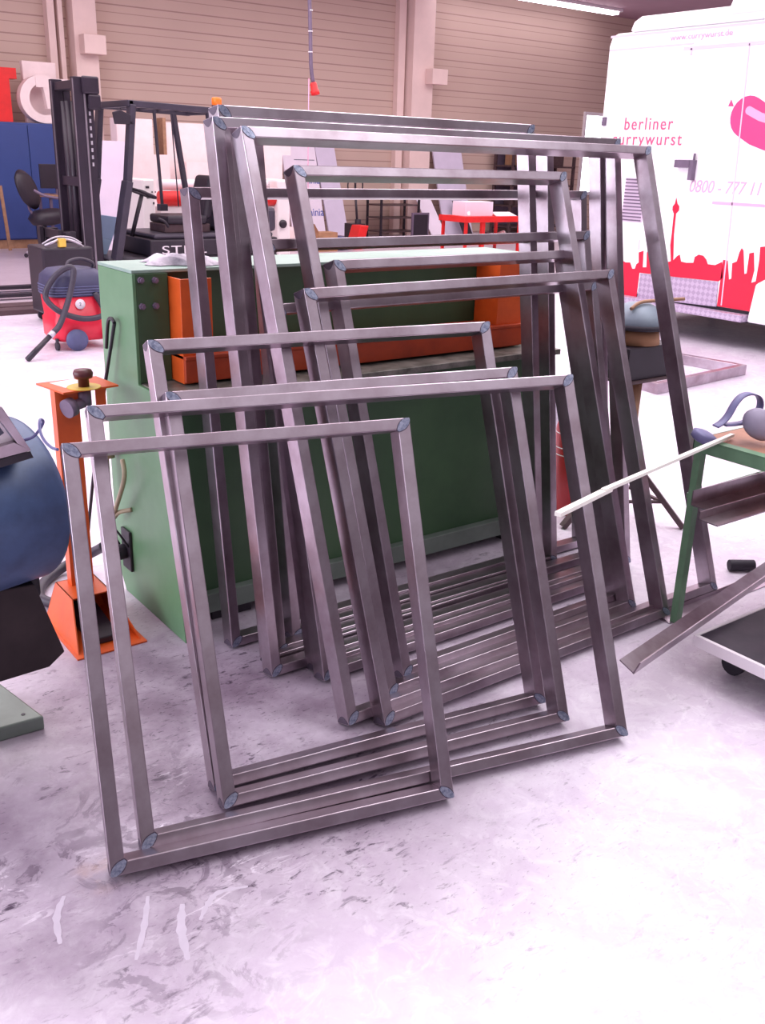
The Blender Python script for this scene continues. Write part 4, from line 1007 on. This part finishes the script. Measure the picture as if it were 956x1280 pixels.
# ================================================================== RIGHT FRONT: trestle, profiles, dolly
tb = root('work_trestle', (3.3,1.6,0), 'green steel trestle table with brown board top at the right edge', 'table')
tx0, tx1, ty0, ty1, tz = 2.855, 3.85, 1.10, 1.965, .70
q = MB()
q.box(tx0, tx1, ty0, ty0+.004, tz-.045, tz).box(tx0, tx1, ty1-.004, ty1, tz-.045, tz).box(tx0, tx0+.004, ty0, ty1, tz-.045, tz).box(tx1-.004, tx1, ty0, ty1, tz-.045, tz)
q.box(tx0, tx0+.04, ty0, ty1, tz-.001, tz+.003)
q.build('rim', M['trestle'], tb)
MB().box(tx0+.041, tx1-.004, ty0+.005, ty1-.005, tz-.02, tz-.0005).build('board_top', M['ply'], tb)
for (x, y, fx_, fy_) in ((tx0+.02,ty1-.02,2.835,1.915),(tx0+.02,ty0+.02,2.835,1.06),(tx1-.02,ty1-.02,3.88,1.99),(tx1-.02,ty0+.02,3.88,1.06)):
    MB().bar((x,y,tz-.022),(fx_,fy_,.0),.032,.028,(0,1,0)).build('leg', M['trestle'], tb)
q = MB().bar((3.30,1.03,.485),(3.30,1.97,.485),.025,.02).bar((3.80,1.03,.485),(3.80,1.97,.485),.025,.02)
q.bar((2.86,1.955,.485),(3.87,1.975,.485),.02,.02); q.bar((2.85,1.07,.485),(3.87,1.07,.485),.02,.02)
q.build('shelf_bar', M['trestle'], tb)
# ear defenders
em = root('ear_defenders', (3.05,1.84,.70), 'grey blue ear defenders with looped headband on the trestle table', 'ear defenders')
yb = 1.86
bp_ = [(894,533),(902,528),(910,519),(918,505),(927,495),(938,492),(948,496),(950,507),(944,519),(932,527),(918,530),(904,531)]
def ribbon(pts, wv, mb, sub=4):
    P = [Vector(p) for p in pts]; Q = []
    for i in range(len(P)-1):
        a_ = P[max(i-1,0)]; b_ = P[i]; c_ = P[i+1]; d_ = P[min(i+2,len(P)-1)]
        for k_ in range(sub):
            t = k_/sub; Q.append(.5*((2*b_)+(c_-a_)*t+(2*a_-5*b_+4*c_-d_)*t*t+(3*b_-a_-3*c_+d_)*t**3))
    Q.append(P[-1]); w_ = Vector(wv); n = len(Q); vs = []
    for i, p in enumerate(Q):
        t = (Q[min(i+1,n-1)]-Q[max(i-1,0)]).normalized(); nn_ = t.cross(w_).normalized()*.0025
        vs += [p+w_+nn_, p-w_+nn_, p-w_-nn_, p+w_-nn_]
    fs = [(i*4+j, i*4+(j+1)%4, (i+1)*4+(j+1)%4, (i+1)*4+j) for i in range(n-1) for j in range(4)]
    mb.add(vs, fs, 0, True); mb.add(vs[:4], [(0,1,2,3)]); mb.add(vs[-4:], [(3,2,1,0)])
def lift(v): v = Vector(v); v.z = max(v.z, .722); return v
q = MB(); ribbon([lift(gy(p, yb)) for p in bp_], (.006,.016,0), q); q.build('headband', M['band'], em)
cc_ = gy((949,531), 1.80)
MB().lathe([(.02,-.02),(.045,-.02),(.052,-.005),(.052,.015),(.04,.03),(.01,.034)], cc_+Vector((0,0,.0)), (-.35,-.8,.45), 24, sx=1, sy=1.25).build('ear_cup', M['cup'], em)
MB().lathe([(.02,-.02),(.035,-.02),(.045,-.014),(.045,.008),(.03,.014),(.01,.014)], Vector((gy((896,537),yb).x+.015,yb+.055,.722)), (.2,-.3,.95), 24).build('ear_cup', M['band'], em)
# white plastic strip sticking out from the table
za = .711
a1 = gz((697,643), za); a2 = gz((762,611), za); a3 = gz((915,545), za)
q = MB().bar(a1, a2, .020, .012).bar(a1.lerp(a2,.86)+Vector((0,0,.005)), a3+Vector((0,0,.004)), .016, .010)
tag(q.build('plastic_strip', M['strip'], origin=a3), 'long thin white plastic strip poking out from the trestle table', 'strip')
# angle profiles
def angle(p, q_, w_, h_, label, t=.004, flip=1, up=(0,0,1), name='angle_profile'):
    p, q_ = Vector(p), Vector(q_); d = (q_-p).normalized(); s = d.cross(Vector(up)).normalized()*flip; u = Vector(up)
    mb = MB()
    mb.hexa([p, p+s*w_, p+s*w_+u*t, p+u*t, q_, q_+s*w_, q_+s*w_+u*t, q_+u*t])
    mb.hexa([p, p+s*t, p+s*t+u*h_, p+u*h_, q_, q_+s*t, q_+s*t+u*h_, q_+u*h_])
    return tag(mb.build(name, M['steel'], origin=p), label, 'profile')
angle((2.74,1.86,.501), (4.2,1.84,.501), .07, .055, 'upper steel angle profile sticking out under the trestle table', flip=1)
angle((2.64,1.755,.501), (4.2,1.735,.501), .075, .03, 'lower pinkish steel angle profile in front of the other one', flip=1)
angle((2.80,1.985,.0), (3.55,1.985,.0), .07, .02, 'short steel angle lying on the floor at the foot of the trestle leg')
z_ = .145
pA = gz((792,843), .146); pB = gz((956,727), .146); dl = (pB-pA).normalized()
mbv = MB(); s1 = dl.cross(Vector((0,0,1))).normalized()
P0 = pA.copy(); P1 = P0+dl*2.1
t_ = Vector((0,0,.005))
mbv.hexa([P0, P0+t_, P0+t_-s1*.052+Vector((0,0,.026)), P0-s1*.052+Vector((0,0,.026)), P1, P1+t_, P1+t_-s1*.052+Vector((0,0,.026)), P1-s1*.052+Vector((0,0,.026))])
ff_ = s1*.018+Vector((0,0,.046)); tt = s1*-.005
mbv.hexa([P0, P0+ff_, P0+ff_+tt, P0+tt+Vector((0,0,.002)), P1, P1+ff_, P1+ff_+tt, P1+tt+Vector((0,0,.002))])
tag(mbv.build('angle_profile', M['steel'], origin=P0), 'steel angle profile lying slantwise across the dark dolly and overhanging it', 'profile')
dl_ = root('platform_dolly', (3.0,1.35,0), 'dark low platform dolly with white edge at the right edge', 'dolly')
MB().box(2.575, 3.75, .9, 1.64, .10, .14).build('deck', M['dolly'], dl_, bevel=.003)
MB().box(2.56, 2.5745, .9, 1.64, .102, .1405).box(2.56,3.75,1.6405,1.652,.102,.1405).build('edge_strip', M['white'], dl_)
for (x, y) in ((2.68,1.56),(3.62,1.56),(2.68,1.0),(3.62,1.0)):
    q = MB().cyl((x-.015,y,.04),(x+.015,y,.04),.04,n=18).box(x-.022,x-.017,y-.02,y+.02,.04,.099).box(x+.017,x+.022,y-.02,y+.02,.04,.099); q.build('caster', M['rubber'], dl_)
tag(MB().cyl((3.43,2.10,.025),(3.52,2.04,.025),.024,n=16).build('rubber_buffer', M['rubber'], origin=(3.47,2.07,0), bevel=.005), 'short black rubber roller lying on the floor behind the dolly', 'roller')

# ================================================================== LIGHT
def area(name, loc, target, size, size_y, power, color):
    ld = bpy.data.lights.new(name, 'AREA'); ld.shape = 'RECTANGLE'; ld.size = size; ld.size_y = size_y; ld.energy = power; ld.color = color
    o = bpy.data.objects.new(name, ld); COL.objects.link(o); o.location = loc
    o.rotation_euler = (Vector(target)-Vector(loc)).to_track_quat('-Z', 'Y').to_euler(); return o
area('skylight_hall', (8, 10.5, 4.95), (8, 10.5, 0), 18, 9, 1300, (1.0,.92,.95))
area('skylight_near', (3.0, 4.6, 4.9), (2.2, 2.6, 0), 6, 2.0, 280, (1.0,.95,1.0))
area('front_floor_fill', (4.6, 1.0, 5.2), (3.2, .6, 0), 4.5, 3.0, 190, (1.0,.97,1.0))  # unseen overhead lamp, added to brighten the foreground floor
area('side_windows_left', (-5.5, 6.0, 2.6), (2, 3.4, .6), 9, 3.6, 700, (.88,.87,1.0))
wd = bpy.data.worlds.new('world'); bpy.context.scene.world = wd; wd.use_nodes = True
nt = wd.node_tree; bg = nt.nodes['Background']
tcw = nt.nodes.new('ShaderNodeTexCoord'); spw = nt.nodes.new('ShaderNodeSeparateXYZ'); rpw = nt.nodes.new('ShaderNodeValToRGB')
nt.links.new(tcw.outputs['Generated'], spw.inputs[0]); nt.links.new(spw.outputs['Z'], rpw.inputs['Fac'])
el = rpw.color_ramp.elements
el[0].position = .17; el[0].color = (.045,.03,.045,1); el[1].position = .50; el[1].color = (1,.90,1,1)
nt.links.new(rpw.outputs['Color'], bg.inputs['Color']); bg.inputs['Strength'].default_value = 1.0
sc = bpy.context.scene
sc.view_settings.view_transform = 'Standard'; sc.view_settings.look = 'None'
sc.view_settings.exposure = 0.0; sc.view_settings.gamma = 1.0
for o in list(bpy.data.objects):
    if '_o' in o: del o['_o']
